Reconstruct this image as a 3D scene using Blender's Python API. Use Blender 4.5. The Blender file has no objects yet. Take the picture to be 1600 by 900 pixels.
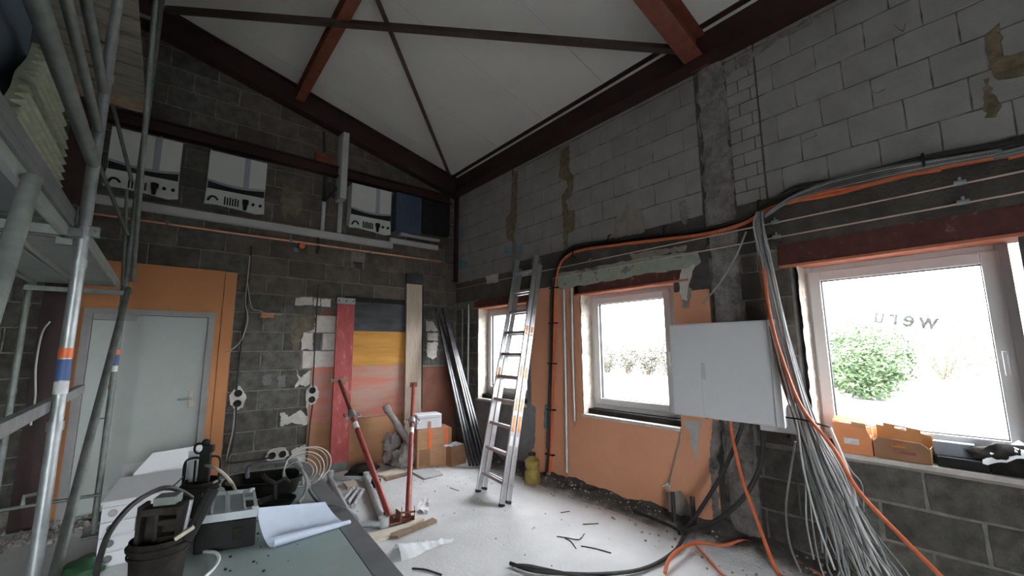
import bpy, bmesh, math, random
from mathutils import Vector, Matrix, noise

random.seed(7)
SC = bpy.context.scene
COL = SC.collection

# ------------------------------------------------------------------ camera, sky, exposure
F_PX, YAW, PITCH, ROLL, EYE = 652.8, 0.6896, 0.14452, -0.00594, Vector((0, 0, 1.63))
_fw = Vector((math.sin(YAW) * math.cos(PITCH), math.cos(YAW) * math.cos(PITCH), math.sin(PITCH)))
_rt = Vector((math.cos(YAW), -math.sin(YAW), 0))
_up = _rt.cross(_fw)
RT = _rt * math.cos(ROLL) + _up * math.sin(ROLL)
UP = _up * math.cos(ROLL) - _rt * math.sin(ROLL)
FW = _fw
cam_data = bpy.data.cameras.new('camera')
cam_data.sensor_width = 36.0
cam_data.lens = F_PX * 36.0 / 1600.0
cam_data.clip_start = 0.05
cam_data.clip_end = 300
cam = bpy.data.objects.new('camera', cam_data)
COL.objects.link(cam)
cam.matrix_world = Matrix(((RT.x, UP.x, -FW.x, EYE.x), (RT.y, UP.y, -FW.y, EYE.y), (RT.z, UP.z, -FW.z, EYE.z), (0, 0, 0, 1)))
SC.camera = cam

SKY = 18.0
world = bpy.data.worlds.new('overcast_sky')
SC.world = world
world.use_nodes = True
wn = world.node_tree.nodes
wn['Background'].inputs['Color'].default_value = (0.93, 0.97, 1.0, 1)
wn['Background'].inputs['Strength'].default_value = SKY
SC.view_settings.view_transform = 'Standard'
SC.view_settings.look = 'None'
SC.view_settings.gamma = 1.0
SC.view_settings.use_curve_mapping = False
SC.view_settings.exposure = 0.45
SC.cycles.max_bounces = 10
SC.cycles.diffuse_bounces = 7
SC.cycles.transparent_max_bounces = 16
SC.cycles.caustics_reflective = False
SC.cycles.caustics_refractive = False
SC.cycles.sample_clamp_indirect = 6.0

# ------------------------------------------------------------------ room measures (metres; camera stands over the origin)
YB, XR = 6.2, 3.85            # back wall, right wall
def roof_z(x): return 5.605 - 0.259 * x

# survey helpers: the real point where a sight line meets a wall, the floor or the roof plane
def sight(px, py): return RT * ((px - 800) / F_PX) + UP * ((450 - py) / F_PX) + FW
def on_back(px, py, y=YB): d = sight(px, py); return EYE + d * (y / d.y)
def on_right(px, py, x=XR): d = sight(px, py); return EYE + d * (x / d.x)
def on_floor(px, py, z=0.0): d = sight(px, py); return EYE + d * ((z - EYE.z) / d.z)
def on_roof(px, py, off=0.0):
    d = sight(px, py); t = (5.605 + off - EYE.z) / (d.z + 0.259 * d.x); return EYE + d * t

# ------------------------------------------------------------------ materials
def lin(c):
    return tuple(((v / 255) / 12.92 if v / 255 <= 0.04045 else ((v / 255 + 0.055) / 1.055) ** 2.4) for v in c)

def mat(name, c1, c2=None, scale=6.0, rough=0.7, metal=0.0, bump=0.0, bscale=40.0, c3=None, stretch=(1, 1, 1), vary=0.0,
        detail=6.0, lo=0.35, hi=0.65, spec=0.5, alpha=None, trans=0.0):
    m = bpy.data.materials.new(name); m.use_nodes = True
    nt = m.node_tree; b = nt.nodes['Principled BSDF']; L = nt.links
    b.inputs['Roughness'].default_value = rough
    b.inputs['Metallic'].default_value = metal
    b.inputs['Specular IOR Level'].default_value = spec
    if trans: b.inputs['Transmission Weight'].default_value = trans
    if alpha is not None: b.inputs['Alpha'].default_value = alpha
    geo = nt.nodes.new('ShaderNodeNewGeometry')
    mp = nt.nodes.new('ShaderNodeMapping'); mp.inputs['Scale'].default_value = stretch
    L.new(geo.outputs['Position'], mp.inputs['Vector'])
    vec = mp.outputs['Vector']
    if c2 is None:
        col = None
        b.inputs['Base Color'].default_value = (*c1, 1)
    else:
        n = nt.nodes.new('ShaderNodeTexNoise'); n.inputs['Scale'].default_value = scale; n.inputs['Detail'].default_value = detail
        n.inputs['Roughness'].default_value = 0.6
        L.new(vec, n.inputs['Vector'])
        r = nt.nodes.new('ShaderNodeValToRGB')
        r.color_ramp.elements[0].position = lo; r.color_ramp.elements[0].color = (*c1, 1)
        r.color_ramp.elements[1].position = hi; r.color_ramp.elements[1].color = (*c2, 1)
        if c3 is not None:
            e = r.color_ramp.elements.new(min(0.99, hi + 0.08)); e.color = (*c3, 1)
        L.new(n.outputs['Fac'], r.inputs['Fac'])
        col = r.outputs['Color']
    if vary and col is not None:
        oi = nt.nodes.new('ShaderNodeObjectInfo')
        mr = nt.nodes.new('ShaderNodeMapRange'); mr.inputs['To Min'].default_value = 1 - vary; mr.inputs['To Max'].default_value = 1 + vary
        L.new(oi.outputs['Random'], mr.inputs['Value'])
        hs = nt.nodes.new('ShaderNodeHueSaturation'); L.new(mr.outputs['Result'], hs.inputs['Value']); L.new(col, hs.inputs['Color'])
        col = hs.outputs['Color']
    if col is not None: L.new(col, b.inputs['Base Color'])
    if bump:
        n2 = nt.nodes.new('ShaderNodeTexNoise'); n2.inputs['Scale'].default_value = bscale; n2.inputs['Detail'].default_value = 8
        L.new(vec, n2.inputs['Vector'])
        bp = nt.nodes.new('ShaderNodeBump'); bp.inputs['Strength'].default_value = bump; bp.inputs['Distance'].default_value = 0.02
        L.new(n2.outputs['Fac'], bp.inputs['Height']); L.new(bp.outputs['Normal'], b.inputs['Normal'])
    return m

def bank_mat():
    # swept dirt: thick and dark at the wall, thinning out over the pale floor
    m = mat('dirt_bank', (.06, .055, .05), (.62, .625, .64), scale=5, rough=.95, bump=.6, bscale=50)
    nt = m.node_tree; L = nt.links
    r = [n for n in nt.nodes if n.type == 'VALTORGB'][0]; n = [n for n in nt.nodes if n.type == 'TEX_NOISE' and n.outputs['Fac'].links and n.outputs['Fac'].links[0].to_node == r][0]
    g = nt.nodes['Geometry'] if 'Geometry' in nt.nodes else [q for q in nt.nodes if q.type == 'NEW_GEOMETRY'][0]
    sx = nt.nodes.new('ShaderNodeSeparateXYZ'); L.new(g.outputs['Position'], sx.inputs[0])
    mr = nt.nodes.new('ShaderNodeMapRange'); mr.inputs['From Min'].default_value = 3.78; mr.inputs['From Max'].default_value = 3.42
    L.new(sx.outputs['X'], mr.inputs['Value'])
    ad = nt.nodes.new('ShaderNodeMath'); ad.operation = 'MULTIPLY_ADD'; ad.inputs[1].default_value = .75; L.new(n.outputs['Fac'], ad.inputs[0]); L.new(mr.outputs['Result'], ad.inputs[2])
    r.color_ramp.elements[0].position = .35; r.color_ramp.elements[1].position = 1.0
    e = r.color_ramp.elements.new(.62); e.color = (.13, .122, .112, 1)
    L.new(ad.outputs[0], r.inputs['Fac'])
    return m

def glass_mat(name, tint=(1, 1, 1), gloss=0.04):
    m = bpy.data.materials.new(name); m.use_nodes = True
    nt = m.node_tree; nt.nodes.remove(nt.nodes['Principled BSDF'])
    t = nt.nodes.new('ShaderNodeBsdfTransparent'); t.inputs['Color'].default_value = (*tint, 1)
    g = nt.nodes.new('ShaderNodeBsdfGlossy'); g.inputs['Roughness'].default_value = 0.02
    mx = nt.nodes.new('ShaderNodeMixShader'); mx.inputs['Fac'].default_value = gloss
    nt.links.new(t.outputs['BSDF'], mx.inputs[1]); nt.links.new(g.outputs['BSDF'], mx.inputs[2])
    nt.links.new(mx.outputs['Shader'], nt.nodes['Material Output'].inputs['Surface'])
    return m

def veil_mat(name, c, see):
    m = bpy.data.materials.new(name); m.use_nodes = True
    nt = m.node_tree; b = nt.nodes['Principled BSDF']; b.inputs['Base Color'].default_value = (*c, 1); b.inputs['Roughness'].default_value = 0.5
    t = nt.nodes.new('ShaderNodeBsdfTransparent'); mx = nt.nodes.new('ShaderNodeMixShader'); mx.inputs['Fac'].default_value = 1 - see
    nt.links.new(t.outputs['BSDF'], mx.inputs[1]); nt.links.new(b.outputs['BSDF'], mx.inputs[2])
    nt.links.new(mx.outputs['Shader'], nt.nodes['Material Output'].inputs['Surface'])
    return m

K = {}
K['concrete'] = mat('concrete_floor', (.58, .585, .60), (.72, .725, .74), scale=1.6, rough=.75, bump=.25, bscale=30, lo=.3, hi=.62)
K['dirt'] = mat('dirt', (.09, .083, .076), (.22, .21, .20), scale=14, rough=.95, bump=.8, bscale=50)
K['dirt_bank'] = bank_mat()
K['rubble'] = mat('rubble', (.14, .13, .12), (.42, .40, .38), scale=30, rough=.95, bump=.3)
K['block_dark'] = mat('dark_pumice_block', (.07, .067, .056), (.14, .135, .118), scale=9, rough=.95, bump=.7, bscale=120, vary=.22)
K['block_brown'] = mat('brown_pumice_block', (.085, .070, .056), (.15, .127, .105), scale=7, rough=.95, bump=.7, bscale=120, vary=.2)
K['block_light'] = mat('aerated_block', (.23, .221, .208), (.285, .274, .26), scale=5, rough=.9, bump=.2, bscale=90, vary=.05)
K['block_white'] = mat('whitewashed_block', (.52, .47, .43), (.68, .63, .60), scale=10, rough=.9, bump=.3, vary=.1)
K['mortar'] = mat('mortar_joint', (.15, .145, .125), (.26, .25, .22), scale=12, rough=.95, bump=.5)
K['joint_dark'] = mat('open_joint', (.05, .045, .04), (.09, .08, .075), scale=12, rough=.95)
K['mortar_rough'] = mat('rough_mortar', (.13, .12, .11), (.27, .255, .24), scale=9, rough=.95, bump=.9, bscale=40)
K['mortar_tan'] = mat('tan_mortar', (.10, .078, .046), (.20, .155, .095), scale=12, rough=.95, bump=.5)
K['mortar_brown'] = mat('brown_mortar_smear', (.10, .085, .062), (.20, .165, .12), scale=10, rough=.95, bump=.5)
K['mortar_grey'] = mat('grey_mortar', (.22, .19, .165), (.30, .27, .24), scale=8, rough=.95, bump=.3)
K['concrete_dark'] = mat('dark_concrete', (.055, .048, .04), (.10, .088, .076), scale=5, rough=.95, bump=.6)
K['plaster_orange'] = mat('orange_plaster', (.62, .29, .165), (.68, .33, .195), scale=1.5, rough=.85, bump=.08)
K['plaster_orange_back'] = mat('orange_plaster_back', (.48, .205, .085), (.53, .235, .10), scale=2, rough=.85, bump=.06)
K['plaster_grey'] = mat('grey_plaster', (.14, .14, .14), (.22, .22, .22), scale=4, rough=.9, bump=.3)
K['plaster_white'] = mat('white_plaster', (.50, .47, .43), (.66, .64, .61), scale=10, rough=.9, bump=.4)
K['plaster_pale'] = mat('pale_filler', (.36, .355, .35), (.45, .44, .43), scale=10, rough=.9, bump=.3)
K['reveal'] = mat('reveal_plaster', (.50, .44, .38), (.68, .62, .56), scale=9, rough=.9, bump=.7, bscale=25)
K['paint_green'] = mat('pale_green_paint', (.24, .29, .22), (.36, .40, .32), scale=8, rough=.85, bump=.3, c3=(.20, .18, .16), lo=.3, hi=.55)
K['paint_teal'] = mat('teal_paint', (.12, .20, .22), (.18, .26, .28), scale=20, rough=.8)
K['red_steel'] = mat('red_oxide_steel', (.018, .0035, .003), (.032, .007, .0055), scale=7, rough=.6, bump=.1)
K['red_lit'] = mat('red_oxide_lit', (.12, .026, .014), (.19, .055, .03), scale=10, rough=.65)  # lit copy of red_steel, light on rafter and purlin put into the colour
K['lintel_red'] = mat('red_lintel_paint', (.06, .015, .012), (.10, .028, .022), scale=12, rough=.75, c3=(.16, .12, .10), lo=.3, hi=.6)
K['lit_lintel_edge'] = mat('window_lit_red_edge', (.42, .12, .07), (.52, .18, .10), scale=9, rough=.7)
K['ceiling'] = mat('ceiling_panel', (.72, .725, .68), (.78, .785, .74), scale=.7, rough=.6)
K['brace'] = mat('dark_brace_steel', (.035, .022, .018), (.06, .036, .03), scale=14, rough=.6)
K['galv'] = mat('galvanised_steel', (.33, .36, .37), (.50, .53, .54), scale=14, rough=.42, metal=.75, lo=.3, hi=.7)
K['galv_dull'] = mat('weathered_galvanised_steel', (.15, .17, .158), (.24, .265, .25), scale=9, rough=.55, metal=.5)
K['zinc'] = mat('pale_zinc_tube', (.46, .49, .51), (.58, .61, .63), scale=14, rough=.5, metal=.25)
K['alu'] = mat('aluminium', (.50, .51, .53), (.62, .63, .65), scale=8, rough=.42, metal=.8)
K['alu_dark'] = mat('dull_aluminium', (.40, .41, .43), (.52, .53, .55), scale=8, rough=.45, metal=.7)
K['white_pvc'] = mat('white_pvc', (.78, .77, .77), (.82, .81, .81), scale=3, rough=.35)
K['white_grey'] = mat('white_enamel', (.79, .81, .84), (.82, .84, .87), scale=2, rough=.4)
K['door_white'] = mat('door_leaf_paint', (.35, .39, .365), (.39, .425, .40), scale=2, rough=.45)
K['door_frame'] = mat('grey_door_frame', (.25, .24, .24), (.31, .30, .30), scale=4, rough=.6)
K['grey_plastic'] = mat('grey_plastic', (.42, .42, .42), (.48, .48, .48), scale=3, rough=.5)
K['inverter'] = mat('inverter_housing', (.58, .595, .57), (.63, .645, .62), scale=2, rough=.45)
K['band_grey'] = mat('blue_grey_plastic', (.28, .31, .36), (.33, .36, .41), scale=3, rough=.5)
K['dark_blue'] = mat('dark_blue_housing', (.035, .05, .085), (.05, .07, .11), scale=3, rough=.6)
K['black'] = mat('black_plastic', (.008, .008, .008), (.016, .016, .016), scale=10, rough=.65, spec=.25)
K['black_dusty'] = mat('dusty_black_plastic', (.010, .009, .008), (.034, .030, .026), scale=14, rough=.85, lo=.4, hi=.75, spec=.25)
K['black_shiny'] = mat('shiny_black_profile', (.05, .05, .055), (.10, .10, .105), scale=8, rough=.25, metal=.3)
K['rubber'] = mat('black_cable', (.014, .013, .013), (.03, .028, .028), scale=20, rough=.6)
K['red_conduit'] = mat('red_conduit', (.52, .11, .035), (.62, .15, .05), scale=20, rough=.5)
K['cable_dark'] = mat('dark_grey_cable', (.09, .095, .095), (.14, .145, .145), scale=12, rough=.5)
K['cable_white'] = mat('white_cable', (.60, .61, .60), (.70, .71, .70), scale=12, rough=.5)
K['cable_grey'] = mat('grey_cable', (.26, .27, .265), (.36, .37, .36), scale=12, rough=.55)
K['cable_beige'] = mat('beige_cable', (.40, .36, .28), (.50, .45, .36), scale=12, rough=.55)
K['copper'] = mat('copper', (.70, .30, .18), (.80, .38, .24), scale=12, rough=.3, metal=.9)
K['tin_rod'] = mat('tinned_copper', (.62, .46, .38), (.72, .56, .48), scale=12, rough=.35, metal=.85)
K['cardboard'] = mat('cardboard', (.40, .22, .125), (.46, .26, .15), scale=6, rough=.85, stretch=(1, 1, 6))
K['cardboard_dark'] = mat('brown_cardboard', (.24, .125, .065), (.29, .155, .085), scale=6, rough=.85)
K['cardboard_tan'] = mat('tan_cardboard', (.42, .24, .10), (.48, .28, .13), scale=6, rough=.85)
K['cardboard_orange'] = mat('orange_carton', (.62, .23, .09), (.68, .27, .115), scale=6, rough=.75)
K['carton_white'] = mat('white_carton', (.68, .68, .72), (.74, .74, .78), scale=4, rough=.7)
K['tape_orange'] = mat('orange_tape', (.80, .14, .03), (.85, .18, .05), scale=8, rough=.4)
K['sticker_orange'] = mat('orange_sticker', (.75, .28, .07), (.80, .33, .10), scale=8, rough=.5)
K['sticker_white'] = mat('white_label', (.72, .74, .76), (.80, .81, .82), scale=30, rough=.6)
K['blue_tape'] = mat('blue_sticker', (.05, .10, .25), (.07, .13, .30), scale=10, rough=.5)
K['red_plank'] = mat('red_painted_plank', (.33, .05, .055), (.42, .085, .085), scale=5, rough=.7, c3=(.44, .20, .18), stretch=(3, 3, 1.2), lo=.3, hi=.58)
K['tan_plank'] = mat('tan_plank', (.42, .33, .26), (.52, .43, .35), scale=5, rough=.8, stretch=(6, 6, .7), c3=(.34, .27, .21), lo=.35, hi=.6)
K['panel_black'] = mat('black_painted_board', (.022, .024, .027), (.06, .064, .07), scale=4, rough=.6, stretch=(.6, 1, 2))
K['panel_yellow'] = mat('yellow_painted_board', (.47, .205, .03), (.58, .29, .055), scale=4, rough=.7, stretch=(.35, 1, 3), lo=.35, hi=.6)
K['panel_pink'] = mat('pink_smeared_board', (.50, .17, .12), (.40, .26, .22), scale=2.6, rough=.75, stretch=(.4, 1, 2.2), c3=(.58, .19, .07), lo=.38, hi=.58)
K['panel_brown'] = mat('orange_brown_board', (.34, .17, .085), (.44, .23, .12), scale=3, rough=.75, stretch=(.4, 1, 2))
K['panel_maroon'] = mat('maroon_painted_wall', (.15, .06, .04), (.22, .09, .06), scale=4, rough=.85)
K['prop_red'] = mat('red_prop_paint', (.26, .04, .035), (.34, .075, .06), scale=14, rough=.5, c3=(.38, .22, .18), lo=.35, hi=.68)
K['prop_dark'] = mat('dark_red_prop_paint', (.13, .03, .025), (.20, .05, .04), scale=14, rough=.5)
K['rust'] = mat('rusty_steel', (.16, .06, .03), (.30, .13, .07), scale=18, rough=.85, bump=.3)
K['wood'] = mat('rough_pine', (.62, .54, .45), (.74, .67, .58), scale=5, rough=.85, stretch=(2, 8, 8), bump=.2)
K['wood_dark'] = mat('dark_wood', (.22, .15, .10), (.32, .23, .16), scale=6, rough=.85, stretch=(3, 3, 3))
K['wood_grey'] = mat('grey_board', (.40, .42, .43), (.48, .50, .51), scale=5, rough=.8)
K['deck_pale'] = mat('pale_deck_panel', (.27, .30, .275), (.34, .37, .34), scale=3, rough=.7)
K['deck_wood'] = mat('weathered_deck_board', (.15, .14, .11), (.23, .21, .17), scale=5, rough=.85, stretch=(1, 6, 6))
K['eps'] = mat('ribbed_insulation_board', (.34, .37, .27), (.46, .49, .37), scale=16, rough=.9, bump=.15, bscale=60, c3=(.52, .52, .45))
K['blue_board'] = mat('slate_blue_board', (.055, .08, .11), (.075, .105, .14), scale=2, rough=.6)
K['bench_top'] = mat('grey_green_lino', (.34, .43, .42), (.44, .53, .52), scale=2.2, rough=.42, bump=.05, bscale=10, lo=.3, hi=.7)
K['bench_edge'] = mat('dark_grey_bench_edge', (.15, .16, .17), (.23, .24, .25), scale=5, rough=.55, lo=.35, hi=.7)
K['bench_body'] = mat('bench_steel', (.13, .14, .14), (.18, .19, .19), scale=3, rough=.6)
K['paper_blue'] = mat('blue_grey_paper', (.48, .55, .68), (.62, .69, .82), scale=5, rough=.7, lo=.3, hi=.65)
K['paper_white'] = mat('white_paper', (.78, .79, .82), (.86, .87, .89), scale=8, rough=.7)
K['foil'] = veil_mat('milky_film', (.80, .84, .87), .25)
K['tray'] = veil_mat('cloudy_plastic_lid', (.56, .62, .64), .12)
K['bag_grey'] = mat('grey_sack', (.26, .235, .225), (.38, .35, .34), scale=9, rough=.85, bump=.4, bscale=20)
K['tool_grey'] = mat('dusty_tool_plastic', (.016, .014, .012), (.07, .06, .05), scale=16, rough=.85, lo=.42, hi=.8, spec=.25)
K['yellow'] = mat('dirty_yellow_plastic', (.20, .14, .03), (.33, .25, .06), scale=10, rough=.6)
K['green_bag'] = mat('dark_green_plastic', (.01, .055, .02), (.02, .085, .03), scale=8, rough=.5)
K['glass'] = glass_mat('window_glass')
K['scuff'] = mat('cabinet_scuff', (.60, .62, .65), (.64, .66, .69), scale=9, rough=.5)
K['letter'] = veil_mat('grey_window_lettering', (.62, .62, .64), .024)
K['ground'] = mat('pale_gravel', (.13, .13, .12), (.18, .18, .165), scale=1, rough=.95)
K['leaf'] = mat('fresh_leaf', (.055, .10, .04), (.15, .215, .105), scale=3, rough=.6)
K['leaf_dry'] = mat('dry_hedge_leaf', (.10, .095, .075), (.15, .14, .115), scale=2, rough=.7)
K['bark'] = mat('bark', (.12, .09, .06), (.18, .14, .10), scale=10, rough=.9)

# ------------------------------------------------------------------ mesh builder
class MB:
    def __init__(s): s.v = []; s.f = []
    def add(s, vs, fs):
        o = len(s.v); s.v += [Vector(p) for p in vs]; s.f += [tuple(i + o for i in f) for f in fs]; return s
    def box(s, x0, x1, y0, y1, z0, z1):
        if x0 > x1: x0, x1 = x1, x0
        if y0 > y1: y0, y1 = y1, y0
        if z0 > z1: z0, z1 = z1, z0
        return s.add([(x0, y0, z0), (x1, y0, z0), (x1, y1, z0), (x0, y1, z0), (x0, y0, z1), (x1, y0, z1), (x1, y1, z1), (x0, y1, z1)],
                     [(0, 3, 2, 1), (4, 5, 6, 7), (0, 1, 5, 4), (1, 2, 6, 5), (2, 3, 7, 6), (3, 0, 4, 7)])
    def obox(s, c, ax, ay, az, sx, sy, sz):
        c = Vector(c); ax = Vector(ax).normalized(); ay = Vector(ay).normalized(); az = Vector(az).normalized()
        p = [c + ax * (i * sx / 2) + ay * (j * sy / 2) + az * (k * sz / 2) for k in (-1, 1) for i, j in ((-1, -1), (1, -1), (1, 1), (-1, 1))]
        return s.add(p, [(0, 3, 2, 1), (4, 5, 6, 7), (0, 1, 5, 4), (1, 2, 6, 5), (2, 3, 7, 6), (3, 0, 4, 7)])
    def bar(s, p, q, w, h, up=(0, 0, 1)):
        p = Vector(p); q = Vector(q); d = (q - p); L = d.length; d.normalize()
        sd = d.cross(Vector(up)).normalized(); u = sd.cross(d).normalized()
        return s.obox((p + q) / 2, d, sd, u, L, w, h)
    def ibeam(s, p, q, w, h, tf=.016, tw=.012, up=(0, 0, 1)):
        p = Vector(p); q = Vector(q); d = (q - p).normalized(); sd = d.cross(Vector(up)).normalized(); u = sd.cross(d).normalized()
        s.bar(p + u * (h / 2 - tf / 2), q + u * (h / 2 - tf / 2), w, tf, up)
        s.bar(p - u * (h / 2 - tf / 2), q - u * (h / 2 - tf / 2), w, tf, up)
        return s.bar(p, q, tw, h - 2 * tf, up)
    def tube(s, pts, r, seg=8, caps=True):
        pts = [Vector(p) for p in pts]; n = len(pts)
        rr = r if isinstance(r, (list, tuple)) else [r] * n
        t0 = (pts[1] - pts[0]).normalized()
        a = Vector((0, 0, 1)) if abs(t0.z) < .9 else Vector((1, 0, 0))
        nrm = t0.cross(a).normalized()
        o = len(s.v)
        for i, p in enumerate(pts):
            t = (pts[min(i + 1, n - 1)] - pts[max(i - 1, 0)])
            t = t.normalized() if t.length > 1e-9 else t0
            nrm = (nrm - t * nrm.dot(t))
            nrm = nrm.normalized() if nrm.length > 1e-6 else t.orthogonal().normalized()
            b = t.cross(nrm)
            for k in range(seg):
                an = 2 * math.pi * k / seg
                s.v.append(p + (nrm * math.cos(an) + b * math.sin(an)) * rr[i])
        for i in range(n - 1):
            for k in range(seg):
                k2 = (k + 1) % seg
                s.f.append((o + i * seg + k, o + i * seg + k2, o + (i + 1) * seg + k2, o + (i + 1) * seg + k))
        if caps:
            s.f.append(tuple(o + k for k in reversed(range(seg)))); s.f.append(tuple(o + (n - 1) * seg + k for k in range(seg)))
        return s
    def lathe(s, c, prof, seg=24, axis=(0, 0, 1)):
        c = Vector(c); a = Vector(axis).normalized(); u = a.orthogonal().normalized(); w = a.cross(u); o = len(s.v)
        for r, z in prof:
            for k in range(seg):
                an = 2 * math.pi * k / seg; s.v.append(c + a * z + (u * math.cos(an) + w * math.sin(an)) * max(r, 1e-4))
        for i in range(len(prof) - 1):
            for k in range(seg):
                k2 = (k + 1) % seg
                s.f.append((o + i * seg + k, o + i * seg + k2, o + (i + 1) * seg + k2, o + (i + 1) * seg + k))
        return s
    def prism(s, pts, d):
        pts = [Vector(p) for p in pts]; d = Vector(d); n = len(pts)
        nn = Vector((0, 0, 0))
        for i in range(n): nn += pts[i].cross(pts[(i + 1) % n])
        if nn.dot(d) > 0: pts.reverse()
        o = len(s.v); s.v += pts + [p + d for p in pts]
        s.f.append(tuple(range(o, o + n))); s.f.append(tuple(o + n + i for i in reversed(range(n))))
        for i in range(n):
            j = (i + 1) % n; s.f.append((o + j, o + i, o + n + i, o + n + j))
        return s
    def grid(s, fn, nu, nv):
        o = len(s.v)
        for i in range(nu + 1):
            for j in range(nv + 1): s.v.append(Vector(fn(i / nu, j / nv)))
        for i in range(nu):
            for j in range(nv):
                a = o + i * (nv + 1) + j; s.f.append((a, a + nv + 1, a + nv + 2, a + 1))
        return s
    def ball(s, c, rx, ry, rz, nu=14, nv=8, jit=0.0, seed=0):
        c = Vector(c); o = len(s.v)
        for i in range(nv + 1):
            th = math.pi * i / nv
            for k in range(nu):
                ph = 2 * math.pi * k / nu
                d = Vector((math.sin(th) * math.cos(ph), math.sin(th) * math.sin(ph), math.cos(th)))
                q = 1 + jit * noise.noise(d * 1.9 + Vector((seed * 3.1, seed, 0)))+ .5 * jit * noise.noise(d * 4.3 + Vector((seed, 7, 0)))
                s.v.append(c + Vector((d.x * rx, d.y * ry, d.z * rz)) * q)
        for i in range(nv):
            for k in range(nu):
                k2 = (k + 1) % nu; s.f.append((o + i * nu + k, o + (i + 1) * nu + k, o + (i + 1) * nu + k2, o + i * nu + k2))
        return s
    def mesh(s, name, m, off=Vector((0, 0, 0)), smooth=False):
        me = bpy.data.meshes.new(name); me.from_pydata([p - off for p in s.v], [], s.f)
        me.materials.append(m)
        bm = bmesh.new(); bm.from_mesh(me)
        bmesh.ops.recalc_face_normals(bm, faces=bm.faces); bm.to_mesh(me); bm.free()
        if smooth:
            for p in me.polygons: p.use_smooth = True
            me.set_sharp_from_angle(angle=math.radians(40))
        me.update(); return me

def base(o):
    p = Vector((0, 0, 0))
    while o is not None: p = p + o.location; o = o.parent
    return p

def part(name, mb, m, parent, smooth=False, label=None, bev=0.0, stuff=False):
    off = base(parent)
    o = bpy.data.objects.new(name, mb.mesh(name, m, off, smooth)); COL.objects.link(o); o.parent = parent
    if label: o['label'] = label
    if stuff: o['kind'] = 'stuff'
    if bev:
        b = o.modifiers.new('bevel', 'BEVEL'); b.width = bev; b.segments = 2; b.limit_method = 'ANGLE'
    return o

def tag(o, label, cat, group=None, kind=None):
    o['label'] = label; o['category'] = cat
    if group: o['group'] = group
    if kind: o['kind'] = kind
    return o

def thing(name, label, cat, loc, group=None):
    o = bpy.data.objects.new(name, None); COL.objects.link(o); o.location = Vector(loc); o.empty_display_size = .1
    return tag(o, label, cat, group)

def solo(name, mb, m, label, cat, group=None, smooth=False, bev=0.0, kind=None):
    xs = [p.x for p in mb.v]; ys = [p.y for p in mb.v]; zs = [p.z for p in mb.v]
    off = Vector(((min(xs) + max(xs)) / 2, (min(ys) + max(ys)) / 2, min(zs)))
    o = bpy.data.objects.new(name, mb.mesh(name, m, off, smooth)); COL.objects.link(o); o.location = off
    if bev:
        b = o.modifiers.new('bevel', 'BEVEL'); b.width = bev; b.segments = 2; b.limit_method = 'ANGLE'
    return tag(o, label, cat, group, kind)

def struct(name, mb, m, label=None, smooth=False):
    o = bpy.data.objects.new(name, mb.mesh(name, m, Vector((0, 0, 0)), smooth)); COL.objects.link(o); o['kind'] = 'structure'
    if label: o['label'] = label
    return o

def cr(P, n=6):
    P = [Vector(p) for p in P]
    if len(P) < 3: return P
    Q = [P[0] * 2 - P[1]] + P + [P[-1] * 2 - P[-2]]; out = []
    for i in range(1, len(Q) - 2):
        a, b, c, d = Q[i - 1:i + 3]
        for k in range(n):
            t = k / n
            out.append(.5 * ((2 * b) + (c - a) * t + (2 * a - 5 * b + 4 * c - d) * t * t + (3 * b - a - 3 * c + d) * t ** 3))
    out.append(P[-1]); return out

def rough_edge(pts, step=.04, amp=.012, seed=0):
    rnd = random.Random(seed); out = []; n = len(pts)
    for i in range(n):
        a = Vector(pts[i]); b = Vector(pts[(i + 1) % n]); k = max(1, int((b - a).length / step)); out.append(a)
        for j in range(1, k):
            out.append(a.lerp(b, j / k) + Vector((rnd.uniform(-amp, amp), rnd.uniform(-amp, amp), rnd.uniform(-amp, amp))))
    return out

def patch_right(name, px, thick, m, parent, step=.03, amp=.012, seed=0, x=XR):
    pts = [on_right(a, b, x) for a, b in px]; pts = rough_edge(pts, step, amp, seed)
    for p in pts: p.x = x
    return part(name, MB().prism(pts, (-thick, 0, 0)), m, parent)
def patch_back(name, px, thick, m, parent, step=.022, amp=.011, seed=0, y=YB):
    pts = [on_back(a, b, y) for a, b in px]; pts = rough_edge(pts, step, amp, seed)
    for p in pts: p.y = y
    return part(name, MB().prism(pts, (0, -thick, 0)), m, parent)

# ------------------------------------------------------------------ block courses
def block_mesh(name, m, seed):
    rnd = random.Random(seed); mb = MB()
    n = 6
    # a unit block: the face (local z = 1) is a shallow, slightly uneven slab with broken edges
    ring = []
    for (ax, ay), (bx, by) in (((-.5, -.5), (.5, -.5)), ((.5, -.5), (.5, .5)), ((.5, .5), (-.5, .5)), ((-.5, .5), (-.5, -.5))):
        for k in range(3):
            t = k / 3; ring.append((ax + (bx - ax) * t + rnd.uniform(-.012, .006), ay + (by - ay) * t + rnd.uniform(-.02, .01)))
    vs = [(x, y, 0) for x, y in ring] + [(x, y, .75) for x, y in ring] + [(x * .972, y * .94, 1.0) for x, y in ring]
    q = len(ring); fs = []
    for l in (0, 1):
        for i in range(q):
            j = (i + 1) % q; fs.append((l * q + i, l * q + j, (l + 1) * q + j, (l + 1) * q + i))
    fs.append(tuple(2 * q + i for i in range(q)))
    mb.add(vs, fs)
    return mb.mesh(name, m)

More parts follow.
